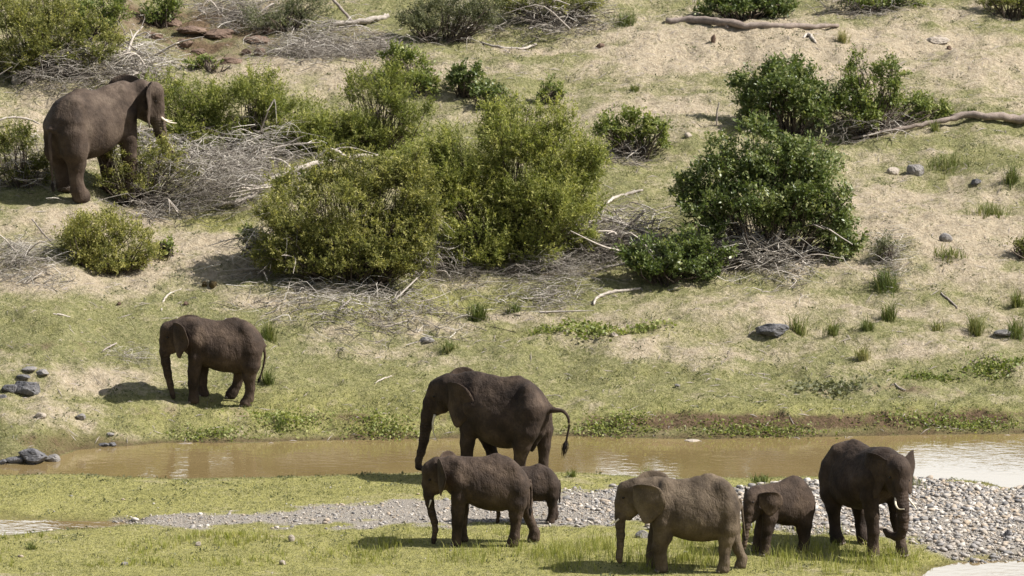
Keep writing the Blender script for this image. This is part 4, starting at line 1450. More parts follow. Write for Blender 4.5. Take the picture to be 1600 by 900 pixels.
tag(obj("short_grass", mesh_from("short_grass", V, F, True, dict(tint=T), M["grass"])), kind="stuff")


def long_grass(name, pts_px, n, h, seed, mat="grass_lush", tint=.45, w=.014, lean=.55, per=5, spread=.07):
    rr_ = np.random.default_rng(seed)
    Q = np.array([flat(*p) for p in pts_px])
    X, Y = region_points(rr_, n, Q[:, 0].min(), Q[:, 0].max(), Q[:, 1].min(), Q[:, 1].max())
    sd = poly_sd(X, Y, Q)
    f = fbm(X * .9, Y * .9, seed + 3)
    ok = (sd < 0) & (gsample(sd_w, X, Y) > .05) & (rr_.random(n) < sstep(.40, .78, f))
    X, Y, f, sd = X[ok], Y[ok], f[ok], sd[ok]
    P = np.stack([X, Y, zt(X, Y) - .01], 1)
    V, F, T = blades(P, rr_, h * (0.35 + .9 * f) * sstep(0, -.5, sd + .0 * f) + .05, w, lean, per, spread, tint, .17, True)
    tag(obj(name, mesh_from(name, V, F, True, dict(tint=T), M[mat])), kind="stuff")


long_grass("long_grass", [(440, 905), (520, 868), (620, 848), (720, 838), (860, 850), (960, 872), (1060, 858), (1160, 838), (1290, 842), (1400, 852), (1450, 868), (1462, 885), (1440, 905)], 4300, .3, 31, tint=.55, w=.011, per=3)
long_grass("long_grass", [(820, 880), (960, 850), (1100, 838), (1290, 838), (1420, 850), (1460, 880), (1440, 915), (820, 915)], 2700, .42, 32, tint=.55, w=.011, per=3)
long_grass("long_grass", [(-40, 905), (-40, 845), (300, 845), (640, 850), (700, 905)], 2600, .16, 33, tint=.6)
long_grass("bank_plants", [(380, 692), (420, 660), (640, 668), (900, 660), (1200, 668), (1620, 660), (1620, 678), (1200, 686), (900, 685), (640, 690)], 200, .2, 34, mat="leaf_fresh")

# leafy low plants along the far bank and on the slope
def herb(label, px, rx, ry, n, seed, mat="leaf_fresh", size_=.1, hgt=.16, tint=.1, group="low leafy plants on the grass"):
    rr_ = np.random.default_rng(seed + 400)
    g = at(*px)
    m = mpp(g[1])
    d = rr_.normal(size=(n, 2)) * .5
    P = np.stack([g[0] + d[:, 0] * rx * m, g[1] + d[:, 1] * ry / 22.0, np.zeros(n)], 1)
    P[:, 2] = zt(P[:, 0], P[:, 1]) + rr_.random(n) * hgt
    D = unit(np.stack([rr_.normal(size=n), rr_.normal(size=n), .35 + .5 * rr_.random(n)], 1))
    V, F, T = leaf_quads(P, D, size_ * (.6 + .8 * rr_.random(n)), size_ * .6 * (.6 + .8 * rr_.random(n)), rr_, np.clip(.5 + tint + .2 * rr_.normal(size=n), 0, 1))
    o = obj("leafy_plant", None, None, tuple(g))
    f = obj("leaves", mesh_from("leaves", V - g, F, True, dict(tint=T), M[mat]), o)
    f["kind"] = "stuff"
    return tag(o, label, "leafy plant", group)


herb("pale green broad-leaved plants spreading in a patch right of the bushes' dead twigs", (925, 520), 55, 12, 420, 1, size_=.13, hgt=.2)
herb("small patch of pale leafy plants beside the larger broad-leaved patch", (1010, 518), 40, 8, 180, 2, size_=.11)
herb("thin strip of broad leaves creeping over bare sand below the dead twigs", (850, 520), 26, 6, 120, 3)
herb("creeping grey-green plants on the meadow below the dark slope boulder", (1300, 612), 60, 12, 420, 4, "leaf_grey", .12, .14, .15)
herb("dense mat of creeping plants on the meadow near the rush clump at the picture's edge", (1555, 578), 50, 10, 420, 5, "leaf_fresh", .11, .14, 0)
herb("creeping leaves beside the bare reddish earth of the meadow", (1450, 590), 60, 6, 260, 6, "leaf_fresh", .1, .1, -.1)
herb("bright leafy growth on the bank behind the lone elephant's feet", (450, 655), 70, 14, 700, 7, "leaf_fresh", .09, .14, .2)
herb("bright leafy growth on the bank left of the tall cow's head", (600, 672), 60, 12, 620, 8, "leaf_fresh", .09, .16, .15)
herb("bright leafy growth along the bank right of the tall cow's tail", (960, 668), 70, 12, 700, 9, "leaf_fresh", .09, .18, .15)
herb("leafy growth hanging over the cut bank above the gap between calf and tusker", (1180, 676), 110, 8, 620, 10, "leaf_fresh", .09, .15, .05)
herb("leafy growth on the bank above the white water at the frame's edge", (1480, 664), 120, 9, 800, 11, "leaf_fresh", .09, .16, .1)
herb("leafy strip at the water's edge below the lone elephant", (330, 680), 70, 8, 420, 12, "leaf_fresh", .08, .1, .1)


rr_ = np.random.default_rng(77)
wx_, wy_ = region_points(rr_, 5200, -17.5, 17.5, 148, 206)
f_ = fbm(wx_ * .35, wy_ * .5, 91)
ok = (rr_.random(len(wx_)) < sstep(.36, .62, f_) * .8 + .06) & (gsample(sd_w, wx_, wy_) > .15) & (gsample(gravel, wx_, wy_) < .2)
wx_, wy_ = wx_[ok], wy_[ok]
nn = len(wx_)
per_ = 9
o_ = rr_.normal(size=(nn, per_, 2)) * (.05 + .09 * rr_.random((nn, 1, 1)))
P = np.stack([wx_[:, None] + o_[..., 0], wy_[:, None] + o_[..., 1], np.zeros((nn, per_))], -1).reshape(-1, 3)
P[:, 2] = zt(P[:, 0], P[:, 1]) + rr_.random(len(P)) * .05
D = unit(np.stack([rr_.normal(size=len(P)), rr_.normal(size=len(P)), .3 + .6 * rr_.random(len(P))], 1))
V, F, T = leaf_quads(P, D, .07 * (.6 + .9 * rr_.random(len(P))), .034 * (.6 + .8 * rr_.random(len(P))), rr_, np.clip(np.repeat(.35 + .25 * rr_.normal(size=nn), per_) + .1 * rr_.normal(size=len(P)), 0, 1))
tag(obj("low_weeds", mesh_from("low_weeds", V, F, True, dict(tint=T), M["leaf_grey"])), kind="stuff")
# bits of dead stalk and bark lying about
nn = 3000
wx_, wy_ = region_points(rr_, nn, -17.5, 17.5, 163, 206)
a_ = rr_.random(nn) * np.pi
ln_ = .06 + .22 * rr_.random(nn) ** 2
hv = np.stack([np.cos(a_), np.sin(a_)], 1)
e0, e1 = np.stack([wx_, wy_], 1) - hv * ln_[:, None], np.stack([wx_, wy_], 1) + hv * ln_[:, None]
pv = np.stack([-hv[:, 1], hv[:, 0]], 1) * (.006 + .008 * rr_.random((nn, 1)))
Q = np.stack([e0, (e0 + e1) / 2 + pv, e1, (e0 + e1) / 2 - pv], 1)
zq = zt(Q[..., 0], Q[..., 1]) + .012
zq[:, [1, 3]] += .02
Q3 = np.concatenate([Q, zq[..., None]], -1)
top = (Q3[:, 1] + Q3[:, 3]) / 2 + np.array([0, 0, .018])
Vq = np.concatenate([Q3, top[:, None]], 1).reshape(-1, 3)
i_ = np.arange(nn)[:, None] * 5
Fq = np.concatenate([i_ + np.array([[0, 3, 4]]), i_ + np.array([[3, 2, 4]]), i_ + np.array([[2, 1, 4]]), i_ + np.array([[1, 0, 4]])])
tag(obj("dead_stalks", mesh_from("dead_stalks", Vq, Fq, True, None, M["dry_dark"])), kind="stuff")


def tuft(label, px, h, w, n, seed, mat="rush", tint=.45, name="rush_tuft", group="clumps of rushes on the slope", cat="grass clump", lean=.35):
    rr_ = np.random.default_rng(seed + 900)
    g = at(*px)
    m = mpp(g[1])
    P = np.stack([g[0] + rr_.normal(size=n) * w * m * .2, g[1] + rr_.normal(size=n) * w * m * .2, np.zeros(n)], 1)
    P[:, 2] = zt(P[:, 0], P[:, 1]) - .02
    P[:, :2] += rr_.normal(size=(n, 2)) * w * m * .06
    V, F, T = blades(P, rr_, h * m * .85 * (.35 + .85 * rr_.random(n)), .016, lean + .35, 4, .05, tint, .2, True)
    o = obj(name, mesh_from(name, V - g, F, True, dict(tint=T), M[mat]), None, tuple(g))
    return tag(o, label, cat, group)


TU = [((1385, 452), 46, 46, 90, .3, "dark green rush clump below the small dead shrub, bushiest on the sandy slope"),
      ((1247, 522), 40, 26, 50, .5, "rush clump growing against the dark slope boulder"),
      ((1302, 523), 32, 24, 45, .5, "yellowish rush clump second from the dark slope boulder"),
      ((1355, 517), 30, 20, 45, .35, "bright green rush clump in front of the taller ragged one"),
      ((1389, 498), 38, 24, 50, .4, "ragged rush clump standing just behind the bright green clump"),
      ((1465, 517), 24, 22, 26, .6, "sparse pale rush clump alone on sand"),
      ((1524, 520), 40, 26, 60, .5, "tall rush clump between the sparse pale clump and the frame edge"),
      ((1588, 523), 34, 34, 60, .4, "rush clump beside the half buried flat rock"),
      ((1589, 480), 38, 20, 45, .55, "slim rush clump higher up than the flat buried rock"),
      ((748, 500), 40, 32, 80, .25, "dark green rush clump in front of the white dead twigs"),
      ((802, 488), 22, 22, 40, .25, "small dark green rush clump beside the bigger one under the twigs"),
      ((420, 530), 40, 24, 60, .55, "yellow-green rush clump just behind the lone elephant's rump"),
      ((419, 598), 30, 18, 45, .35, "green rush clump near the lone elephant's tail tuft"),
      ((702, 546), 22, 24, 40, .45, "short grass clump on the meadow above the tall cow's head"),
      ((436, 668), 18, 28, 40, .3, "low dark grass clump on the bank by the lone elephant's hind feet"),
      ((1347, 562), 34, 26, 50, .8, "grey withered grass clump on the meadow"),
      ((1460, 205), 26, 16, 30, .45, "upright green clump behind the forked fallen trunk"),
      ((1518, 175), 14, 14, 24, .4, "tiny green clump above the fallen trunk's thick end"),
      ((1316, 66), 30, 14, 40, .9, "straw coloured grass clump at the tip of the long grey log"),
      ((992, 143), 18, 16, 26, .4, "small green sprig alone on bare sand below the long log"),
      ((975, 40), 30, 40, 60, .35, "green grass clump beside the uprooted stump"),
      ((1580, 285), 44, 26, 46, .35, "tall leafy weed on the slope near the frame edge"),
      ((1480, 262), 26, 60, 70, .45, "broad loose grass clump right of the dark angular rock"),
      ((1480, 400), 26, 50, 60, .55, "loose olive grass clump on the bare sandy slope"),
      ((1545, 335), 24, 60, 60, .5, "low greyish grass clump below the small split rock"),
      ((893, 745), 18, 12, 24, .35, "thin green sprig at the water edge behind the smallest calf"),
      ((1012, 748), 26, 16, 26, .4, "thin weeds at the water edge behind the dusty cow's head"),
      ((1190, 752), 16, 40, 50, .35, "green grass clump on the shore behind the stocky calf"),
      ((50, 858), 16, 16, 30, .4, "small tuft by the left pool"),
      ((1420, 757), 12, 60, 60, .35, "low green fringe on the gravel beside the tusked elephant")]
for i, (p, h, w, n, t, lab) in enumerate(TU):
    tuft(lab, p, h, w, n, i, tint=t)

# ------------------------------------------------------------------ bushes
B_ = bush
B_("bush", "large domed feathery bush with yellow-green top in the middle of the slope", "bush", (800, 402), [(800, 235, 95, 75, .4), (880, 250, 65, 80, .5), (735, 290, 70, 85, .1), (850, 330, 85, 65, -.2), (760, 365, 85, 48, -.5), (905, 310, 45, 60, .2), (690, 300, 55, 60, 0), (820, 388, 80, 28, -.6), (810, 310, 70, 50, 0), (675, 262, 55, 40, .4), (700, 225, 40, 30, .6), (780, 180, 40, 26, .5), (860, 185, 36, 34, .6), (925, 255, 30, 40, .5), (720, 400, 60, 30, -.6), (900, 370, 40, 36, -.1)], "feather", 1.2, seed=1, tint=.08)
B_("bush", "broad feathery bush with bare white twigs on its side, joined to the domed one", "bush", (550, 432), [(540, 330, 95, 60, .2), (610, 300, 70, 60, .6), (480, 350, 65, 65, 0), (620, 370, 80, 55, -.2), (520, 400, 90, 38, -.5), (440, 380, 40, 55, -.2), (470, 290, 50, 36, .6), (600, 412, 70, 28, -.6), (430, 330, 34, 30, .2), (530, 262, 40, 26, .8), (640, 268, 46, 34, .7), (415, 400, 26, 30, -.3), (650, 330, 50, 60, .3), (580, 270, 60, 35, .8), (650, 400, 50, 40, -.3)], "olive", 1.1, seed=2, tint=.02)
B_("bush", "long yellow-green bush right behind the bull's head", "bush", (400, 238), [(290, 160, 60, 50, .6), (370, 165, 80, 50, .6), (460, 190, 80, 45, .3), (540, 205, 60, 40, .2), (330, 205, 80, 34, 0), (250, 140, 40, 30, 1.0), (440, 222, 80, 24, -.2), (410, 140, 50, 30, 1.0), (500, 218, 70, 36, 0), (565, 222, 55, 34, .2)], "feather", 1.05, seed=3, tint=.0)
B_("bush", "loose olive bush with thin top shoots above the long fallen trunk", "bush", (600, 235), [(600, 165, 45, 45, .3), (560, 140, 35, 30, .6), (640, 190, 45, 45, 0), (620, 130, 30, 28, .6), (570, 200, 40, 35, 0)], "feather", .75, seed=4, tint=-.05)
B_("bush", "sprawling fresh green shrub below the pale sand patch", "bush", (640, 142), [(640, 110, 45, 26, .4), (620, 92, 30, 20, .5), (660, 128, 40, 16, 0)], "fresh", .8, seed=5)
B_("bush", "small dark glossy shrub in the upper meadow", "bush", (722, 150), [(722, 122, 38, 26)], "broad", 1.1, seed=6)
B_("bush", "low dark shrub beside the small glossy shrub", "bush", (770, 164), [(768, 147, 34, 18)], "broad", 1.0, seed=7)
B_("bush", "small round shrub peeping over the domed bush", "bush", (862, 158), [(862, 140, 22, 15)], "fresh", 1.0, seed=8)
B_("bush", "squat yellow-green bush with bare grey stems below its crown", "bush", (993, 243), [(985, 195, 48, 24), (1025, 210, 30, 26), (955, 205, 28, 28)], "fresh", .9, seed=9, tint=.1)
B_("bush", "dense dark glossy bush beside the pale leaved one", "bush", (1230, 208), [(1225, 140, 72, 48, .2), (1190, 165, 45, 42, 0), (1270, 165, 55, 42, .1), (1220, 120, 50, 30, .5)], "broad", 1.0, seed=10, tint=-.06)
B_("bush", "loose pale-leaved bush with two upright sprays", "bush", (1360, 210), [(1335, 110, 26, 30, .4), (1385, 115, 26, 28, .3), (1360, 150, 60, 40, .2), (1420, 165, 55, 30, 1.3), (1465, 172, 30, 18, 1.5), (1330, 175, 50, 30, -.2)], "fresh", .75, seed=11, tint=-.05)
B_("bush", "big glossy broad-leaved bush above the washed-out roots", "bush", (1200, 405), [(1190, 250, 90, 55, .5), (1120, 270, 65, 55, .3), (1255, 260, 70, 65, .4), (1180, 310, 110, 50, 0), (1290, 340, 50, 60, -.1), (1110, 340, 50, 40, 0), (1250, 320, 70, 55, .1), (1310, 385, 40, 35, -.3), (1070, 300, 30, 25, .1)], "broad", .85, seed=12, tint=.04)
B_("bush", "low glossy shrub at the foot of the big broad-leaved bush", "bush", (1045, 438), [(1040, 400, 75, 40), (1100, 405, 45, 38, .1), (985, 415, 30, 24)], "broad", .95, seed=13, tint=-.05)
B_("bush", "round yellow-green bush alone on sand below the bull", "bush", (170, 424), [(165, 365, 62, 42, .2), (205, 385, 46, 35, .1), (125, 385, 42, 36, .1), (165, 400, 66, 24, -.3)], "olive", 1.25, seed=14, tint=.16)
B_("bush", "twiggy half-bare bush in front of the bull's legs", "bush", (215, 318), [(190, 240, 50, 30, .1), (240, 260, 60, 45, .1), (195, 290, 45, 28, -.1), (290, 270, 40, 40, .2)], "olive", .6, seed=15, tint=.05, bare=.2)
B_("bush", "dark bush at the frame edge behind the bull's rump", "bush", (35, 290), [(30, 245, 45, 45), (60, 265, 25, 26)], "olive", 1.0, seed=16, tint=-.2)
B_("bush", "tangled olive bush in the upper corner above the pale boulder", "bush", (60, 115), [(50, 60, 60, 45), (100, 50, 60, 40, .5), (20, 90, 50, 30, 0), (10, 30, 40, 40, .6), (150, 70, 50, 30, .2), (60, 20, 60, 30, .8), (110, 90, 40, 22, -.1)], "olive", 1.0, seed=17)
B_("bush", "fresh green bush behind the tangled olive one", "bush", (150, 60), [(145, 20, 50, 30), (190, 25, 30, 28)], "fresh", .9, seed=18)
B_("bush", "small upright green bush between two bare heaps", "bush", (250, 40), [(248, 14, 30, 26)], "fresh", 1.0, seed=19, tint=-.12)
B_("bush", "grey-green wispy bush beside the leaning dead pole", "bush", (440, 48), [(430, 18, 60, 26), (480, 10, 40, 20, .4)], "grey", .8, seed=20)
B_("bush", "grey-green bush with dead limbs at the top of the meadow", "bush", (690, 64), [(680, 22, 50, 36), (725, 28, 35, 32), (640, 35, 25, 25), (750, 15, 30, 26)], "grey", 1.0, seed=21)
B_("bush", "dark bush over the uprooted stump", "bush", (870, 34), [(850, 6, 50, 20), (910, 8, 40, 22), (800, 5, 30, 18)], "olive", .9, seed=22, tint=-.15)
B_("bush", "dark green bush above the long grey log", "bush", (1165, 30), [(1160, 4, 55, 22), (1210, 6, 36, 22), (1110, 5, 30, 16)], "broad", 1.0, seed=23, tint=-.1)
B_("bush", "thin green fringe bush with red-brown twigs along the top meadow", "bush", (1370, 16), [(1340, -2, 60, 14), (1420, 0, 40, 16)], "fresh", .7, seed=24, tint=-.1)
B_("bush", "dark bush throwing shade on the sand in the upper corner", "bush", (1580, 26), [(1570, -2, 45, 24), (1620, 0, 40, 26)], "olive", 1.1, seed=25, tint=-.2)
B_("bush", "small grey shrub at the right foot of the big broad-leaved bush", "bush", (1385, 405), [(1385, 388, 26, 16)], "grey", .6, seed=26)
B_("bush", "pale green feathery bush between the domed bush and the upper meadow", "bush", (660, 275), [(660, 235, 45, 34), (620, 255, 36, 28)], "feather", .85, seed=27, tint=.15)
B_("bush", "small round weed by the round sandy bush", "bush", (258, 397), [(256, 387, 14, 12)], "fresh", .8, seed=28)
B_("bush", "shaded low shrub at the left foot of the broad feathery bush", "bush", (400, 400), [(395, 375, 22, 22)], "fresh", .8, seed=29, tint=-.2)
B_("bush", "dark little shrub cut by the frame edge on the sandy slope", "bush", (1600, 402), [(1604, 385, 12, 16)], "olive", 1.0, seed=30, tint=-.2)
B_("bush", "green weeds growing through the reddish heap", "bush", (330, 110), [(335, 97, 40, 12)], "fresh", .4, seed=31)

# ------------------------------------------------------------------ dead wood
W_ = brush
W_("brushwood", "grey tangle of dead twigs under the long bush in front of the bull", (325, 314), 95, 105, 560, 1.15, .010, seed=1, depth=.8, big=9, mat="dry_dark")
W_("brushwood", "grey dead twigs spilling left behind the bull's legs", (30, 280), 60, 60, 160, 1.0, .010, seed=2, big=3, mat="dry_dark")
W_("brushwood", "dead twig thicket under the tangled olive corner bush", (110, 118), 80, 55, 360, 1.0, .010, seed=3, big=4, mat="dry_dark")
W_("root_plate", "upturned root mass with pale roots over a dark hollow", (215, 118), 44, 60, 240, .9, .014, seed=4, big=22, cat="root mass", mat="dry", bigmat="dry")
W_("brushwood", "flood debris heap at the top left of the reddish ground", (370, 30), 60, 30, 260, 1.0, .010, seed=5, big=5, mat="dry_dark")
W_("brushwood", "fine grey brush fan below the short pale log", (575, 86), 70, 36, 380, .8, .008, seed=6, big=2, mat="dry_dark")
W_("brushwood", "brown twig pile left of the fine grey brush fan", (500, 70), 45, 24, 220, .8, .009, seed=7, big=2, mat="dry_dark")
W_("root_plate", "uprooted stump with hanging brown roots at the top of the meadow", (870, 36), 70, 34, 260, .9, .013, seed=8, big=8, cat="root mass", mat="dry_dark")
W_("brushwood", "driftwood jam between the domed bush and the glossy bush", (970, 388), 75, 70, 220, 1.1, .012, seed=9, big=9, mat="dry_dark")
W_("root_plate", "washed-out roots at the foot of the big glossy bush", (1180, 410), 62, 60, 260, 1.1, .014, seed=10, big=12, depth=.5, cat="root mass")
W_("brushwood", "fine pinkish-grey dead brush below the driftwood jam", (865, 428), 60, 40, 420, .7, .006, seed=11, big=0, mat="dry_dark")
W_("brushwood", "white dead twigs strewn along the grass below the bushes", (570, 474), 170, 12, 420, .9, .010, seed=12, big=6, depth=1.0)
W_("brushwood", "grey thorny twigs at the frame edge left of the round sandy bush", (30, 408), 50, 30, 260, .8, .008, seed=13, big=2)
W_("brushwood", "dark dead brush inside the broad feathery bush", (655, 418), 50, 70, 240, 1.2, .011, seed=14, big=8, depth=.5, mat="dry_dark")
W_("brushwood", "bare whitish twigs on the end of the broad feathery bush", (425, 425), 30, 110, 150, 1.3, .011, seed=15, big=5, depth=.3)
W_("brushwood", "pale dead twigs in the shade below the big glossy bush's edge", (1245, 418), 40, 14, 60, .8, .012, seed=16, big=4)
W_("brushwood", "small grey dead shrub right of the big glossy bush", (1390, 410), 24, 22, 160, .5, .007, seed=17, big=0)
W_("brushwood", "dry twigs mixed into the pale-leaved bush", (1340, 200), 70, 50, 160, .9, .010, seed=18, big=3, mat="dry_dark")
W_("brushwood", "grey stems below the squat yellow-green bush", (985, 242), 40, 26, 120, .6, .009, seed=19, big=2, mat="dry_dark")
W_("brushwood", "reddish dead twigs along the top meadow edge", (1350, 14), 60, 12, 160, .9, .010, seed=20, big=3, mat="dry_dark")
W_("brushwood", "white twig litter on grass below the twiggy half-bare bush", (250, 338), 60, 6, 60, .8, .011, seed=21, big=2, depth=.4)
W_("brushwood", "faint dry stalks beside the lone elephant's shadow", (205, 565), 26, 24, 60, .4, .005, seed=22, big=0, depth=.3)
W_("brushwood", "dead limbs in the grey-green bush at the top of the meadow", (735, 50), 40, 40, 120, .9, .011, seed=23, big=4, mat="dry_dark")
W_("brushwood", "sparse white twigs on the meadow right of the white strewn ones", (850, 470), 70, 8, 130, .7, .009, seed=24, big=3, depth=.6)
W_("brushwood", "thin twig litter on sand left of the round bush", (70, 440), 60, 5, 40, .7, .010, seed=25, big=1, depth=.5)
W_("brushwood", "brown litter at the foot of the domed bush", (700, 430), 130, 8, 320, .6, .006, seed=26, big=0, depth=.5, mat="dry_dark")

W_("brushwood", "pale dead branches piled against the far side of the bull's twig tangle", (400, 262), 60, 70, 240, 1.2, .012, seed=27, big=8)
W_("brushwood", "grey twig curtain over the dark hollow behind the long fallen trunk", (250, 250), 60, 50, 260, 1.0, .011, seed=28, big=5)
W_("brushwood", "brown dead scrub between the reddish heap and the grey brush fan", (470, 92), 60, 30, 300, .8, .009, seed=29, big=2, mat="dry_dark")
W_("brushwood", "grey dead thicket at the left end of the tangled olive bush", (60, 100), 60, 40, 260, 1.0, .010, seed=30, big=4)
W_("brushwood", "dead branches showing through the middle of the big glossy bush", (1130, 395), 50, 60, 160, 1.0, .012, seed=31, big=6)
W_("brushwood", "twiggy fringe hanging at the domed bush's right flank", (930, 400), 36, 60, 160, 1.0, .010, seed=32, big=4, mat="dry_dark")
L = branch_px
L("fallen_log", "long thick grey log lying across the top of the meadow", [(1038, 36, .12), (1080, 36, .13), (1130, 40, .13), (1180, 44, .11), (1250, 44, .095), (1310, 42, .06)], "log", "log", "fallen logs on the slope", [[(1132, 40, .07), (1138, 46, .05)]], seed=1, sides=12)
L("fallen_log", "thick forked trunk entering from the frame edge above the bare slope", [(1640, 194, .15), (1590, 194, .14), (1540, 190, .11), (1510, 188, .1), (1470, 198, .08), (1420, 206, .065), (1330, 222, .04)], "log", "log", "fallen logs on the slope", [[(1530, 188, .08), (1505, 184, .05), (1485, 187, .035)]], seed=2, sides=12, lift=.1)
L("fallen_log", "short pale log above the fine grey brush fan", [(520, 40, .07), (560, 38, .09), (590, 32, .09), (608, 27, .07)], "dry", "log", "fallen logs on the slope", [[(598, 30, .05), (602, 22, .02)]], seed=3, sides=10)
L("fallen_log", "long pale fallen trunk slanting out from under the broad feathery bush", [(330, 328, .05), (375, 320, .06), (410, 300, .07), (450, 275, .08), (500, 262, .08), (560, 250, .06), (590, 248, .03)], "dry", "log", "fallen logs on the slope", seed=4, plane=None, lift=.08, sides=10)
L("fallen_branch", "bent white branch over the long pale fallen trunk", [(492, 248, .04), (518, 234, .05), (545, 248, .045), (575, 255, .03)], "dry", side=[[(545, 250, .03), (552, 262, .02)]], seed=5, plane=(520, 275))
L("fallen_branch", "thin white branch on the meadow left of the long grey log", [(750, 67, .03), (780, 75, .04), (815, 78, .04), (838, 70, .03)], "dry", seed=6)
L("fallen_branch", "leaning dead pole above the short pale log", [(520, -2, .05), (535, 16, .05), (552, 36, .045)], "dry_dark", seed=7, plane=(552, 36))
L("fallen_branch", "big bleached branch arching across the driftwood jam", [(885, 360, .05), (920, 348, .06), (955, 344, .06), (985, 355, .05), (1010, 365, .04), (1036, 375, .03)], "dry", seed=8, plane=(960, 378), side=[[(958, 326, .02), (975, 352, .03)], [(985, 352, .03), (1008, 328, .05)]])
L("fallen_branch", "pale split branch pointing up behind the driftwood jam", [(945, 322, .03), (962, 310, .05), (985, 304, .05), (1005, 298, .03)], "dry", seed=9)
L("fallen_branch", "white curved stick on the grass below the fine pinkish brush", [(928, 478, .03), (934, 466, .04), (950, 460, .045), (1000, 452, .03)], "dry", seed=10)
L("fallen_branch", "pale split root plank beside the washed-out roots", [(1195, 398, .04), (1210, 378, .06), (1222, 360, .06)], "dry", seed=11, plane=(1200, 412))
L("fallen_branch", "curved pale root lying in front of the washed-out roots", [(1170, 420, .03), (1200, 412, .04), (1226, 400, .035), (1238, 396, .02)], "dry", seed=12)
L("fallen_branch", "short white stick on sand under the big glossy bush", [(1252, 405, .05), (1258, 395, .04), (1264, 384, .03)], "dry", seed=13, plane=(1255, 408))
L("fallen_branch", "white forked branch on the grass below the twiggy half-bare bush", [(228, 318, .025), (250, 313, .035), (275, 316, .03), (300, 322, .02)], "dry", seed=14, side=[[(272, 315, .025), (290, 312, .015)]])
L("fallen_branch", "small thin stick beside the forked white branch", [(262, 322, .02), (280, 327, .025), (300, 329, .015)], "dry", seed=15)
L("fallen_branch", "thin arched twig lying at the frame edge behind the bull", [(-10, 206, .025), (20, 200, .035), (45, 203, .03), (62, 210, .02)], "dry", seed=16, lift=.3)
L("fallen_branch", "white bone-like forked stick below the end of the long grey log", [(1255, 60, .03), (1262, 55, .05), (1270, 62, .045), (1276, 68, .03)], "dry", seed=17)
L("fallen_branch", "dark bent stick standing on the sandy meadow", [(1470, 458, .02), (1478, 466, .03), (1488, 474, .03), (1496, 482, .02)], "dry_dark", seed=18)
L("fallen_branch", "dark stick leaning against the round sandy bush", [(50, 342, .02), (62, 358, .025), (80, 378, .02)], "dry_dark", seed=19, plane=(80, 382))
L("fallen_branch", "white looped twig on the meadow above the lone elephant's head", [(252, 486, .018), (256, 470, .025), (265, 460, .025), (283, 452, .02)], "dry", seed=20)
L("fallen_branch", "short straight white stick on the grass above the lone elephant", [(82, 491, .015), (95, 493, .03), (110, 496, .015)], "dry", seed=21)
L("fallen_branch", "dark twig sticking out of the meadow left of the lone elephant's head", [(160, 552, .015), (172, 545, .025), (182, 540, .02)], "dry_dark", seed=22, lift=.05)
L("fallen_branch", "pale twig on the meadow above the tall cow's back", [(585, 600, .015), (600, 592, .02), (612, 588, .015)], "dry", seed=23)
L("fallen_branch", "dark stick on the creeping plants of the meadow", [(1398, 600, .02), (1405, 607, .03), (1415, 611, .02)], "dry_dark", seed=24)
L("fallen_branch", "dead stick standing in sand below the dense dark glossy bush", [(1120, 196, .025), (1120, 178, .025), (1124, 160, .02)], "dry_dark", seed=25, plane=(1120, 196))
L("fallen_branch", "tall pale bare stem rising from the twiggy half-bare bush", [(248, 312, .012), (232, 275, .015), (222, 245, .014), (214, 225, .012)], "dry", seed=26, plane=(245, 316))
L("fallen_branch", "second pale bare stem crossing in front of the bull's trunk", [(178, 290, .012), (178, 262, .014), (185, 238, .012)], "dry", seed=27, plane=(200, 318))
L("fallen_branch", "long grey limb drooping in the twig tangle before the bull", [(352, 242, .02), (345, 255, .03), (325, 272, .03), (308, 298, .025)], "dry", seed=28, plane=(320, 322))
L("fallen_branch", "pale stick lying in the driftwood jam's front edge", [(992, 382, .03), (1010, 379, .045), (1030, 380, .03)], "dry", seed=29, lift=.2)
L("fallen_branch", "white crescent twigs at the foot of the domed bush", [(668, 436, .015), (680, 424, .025), (695, 424, .025), (704, 434, .015)], "dry", seed=30, plane=(690, 438))

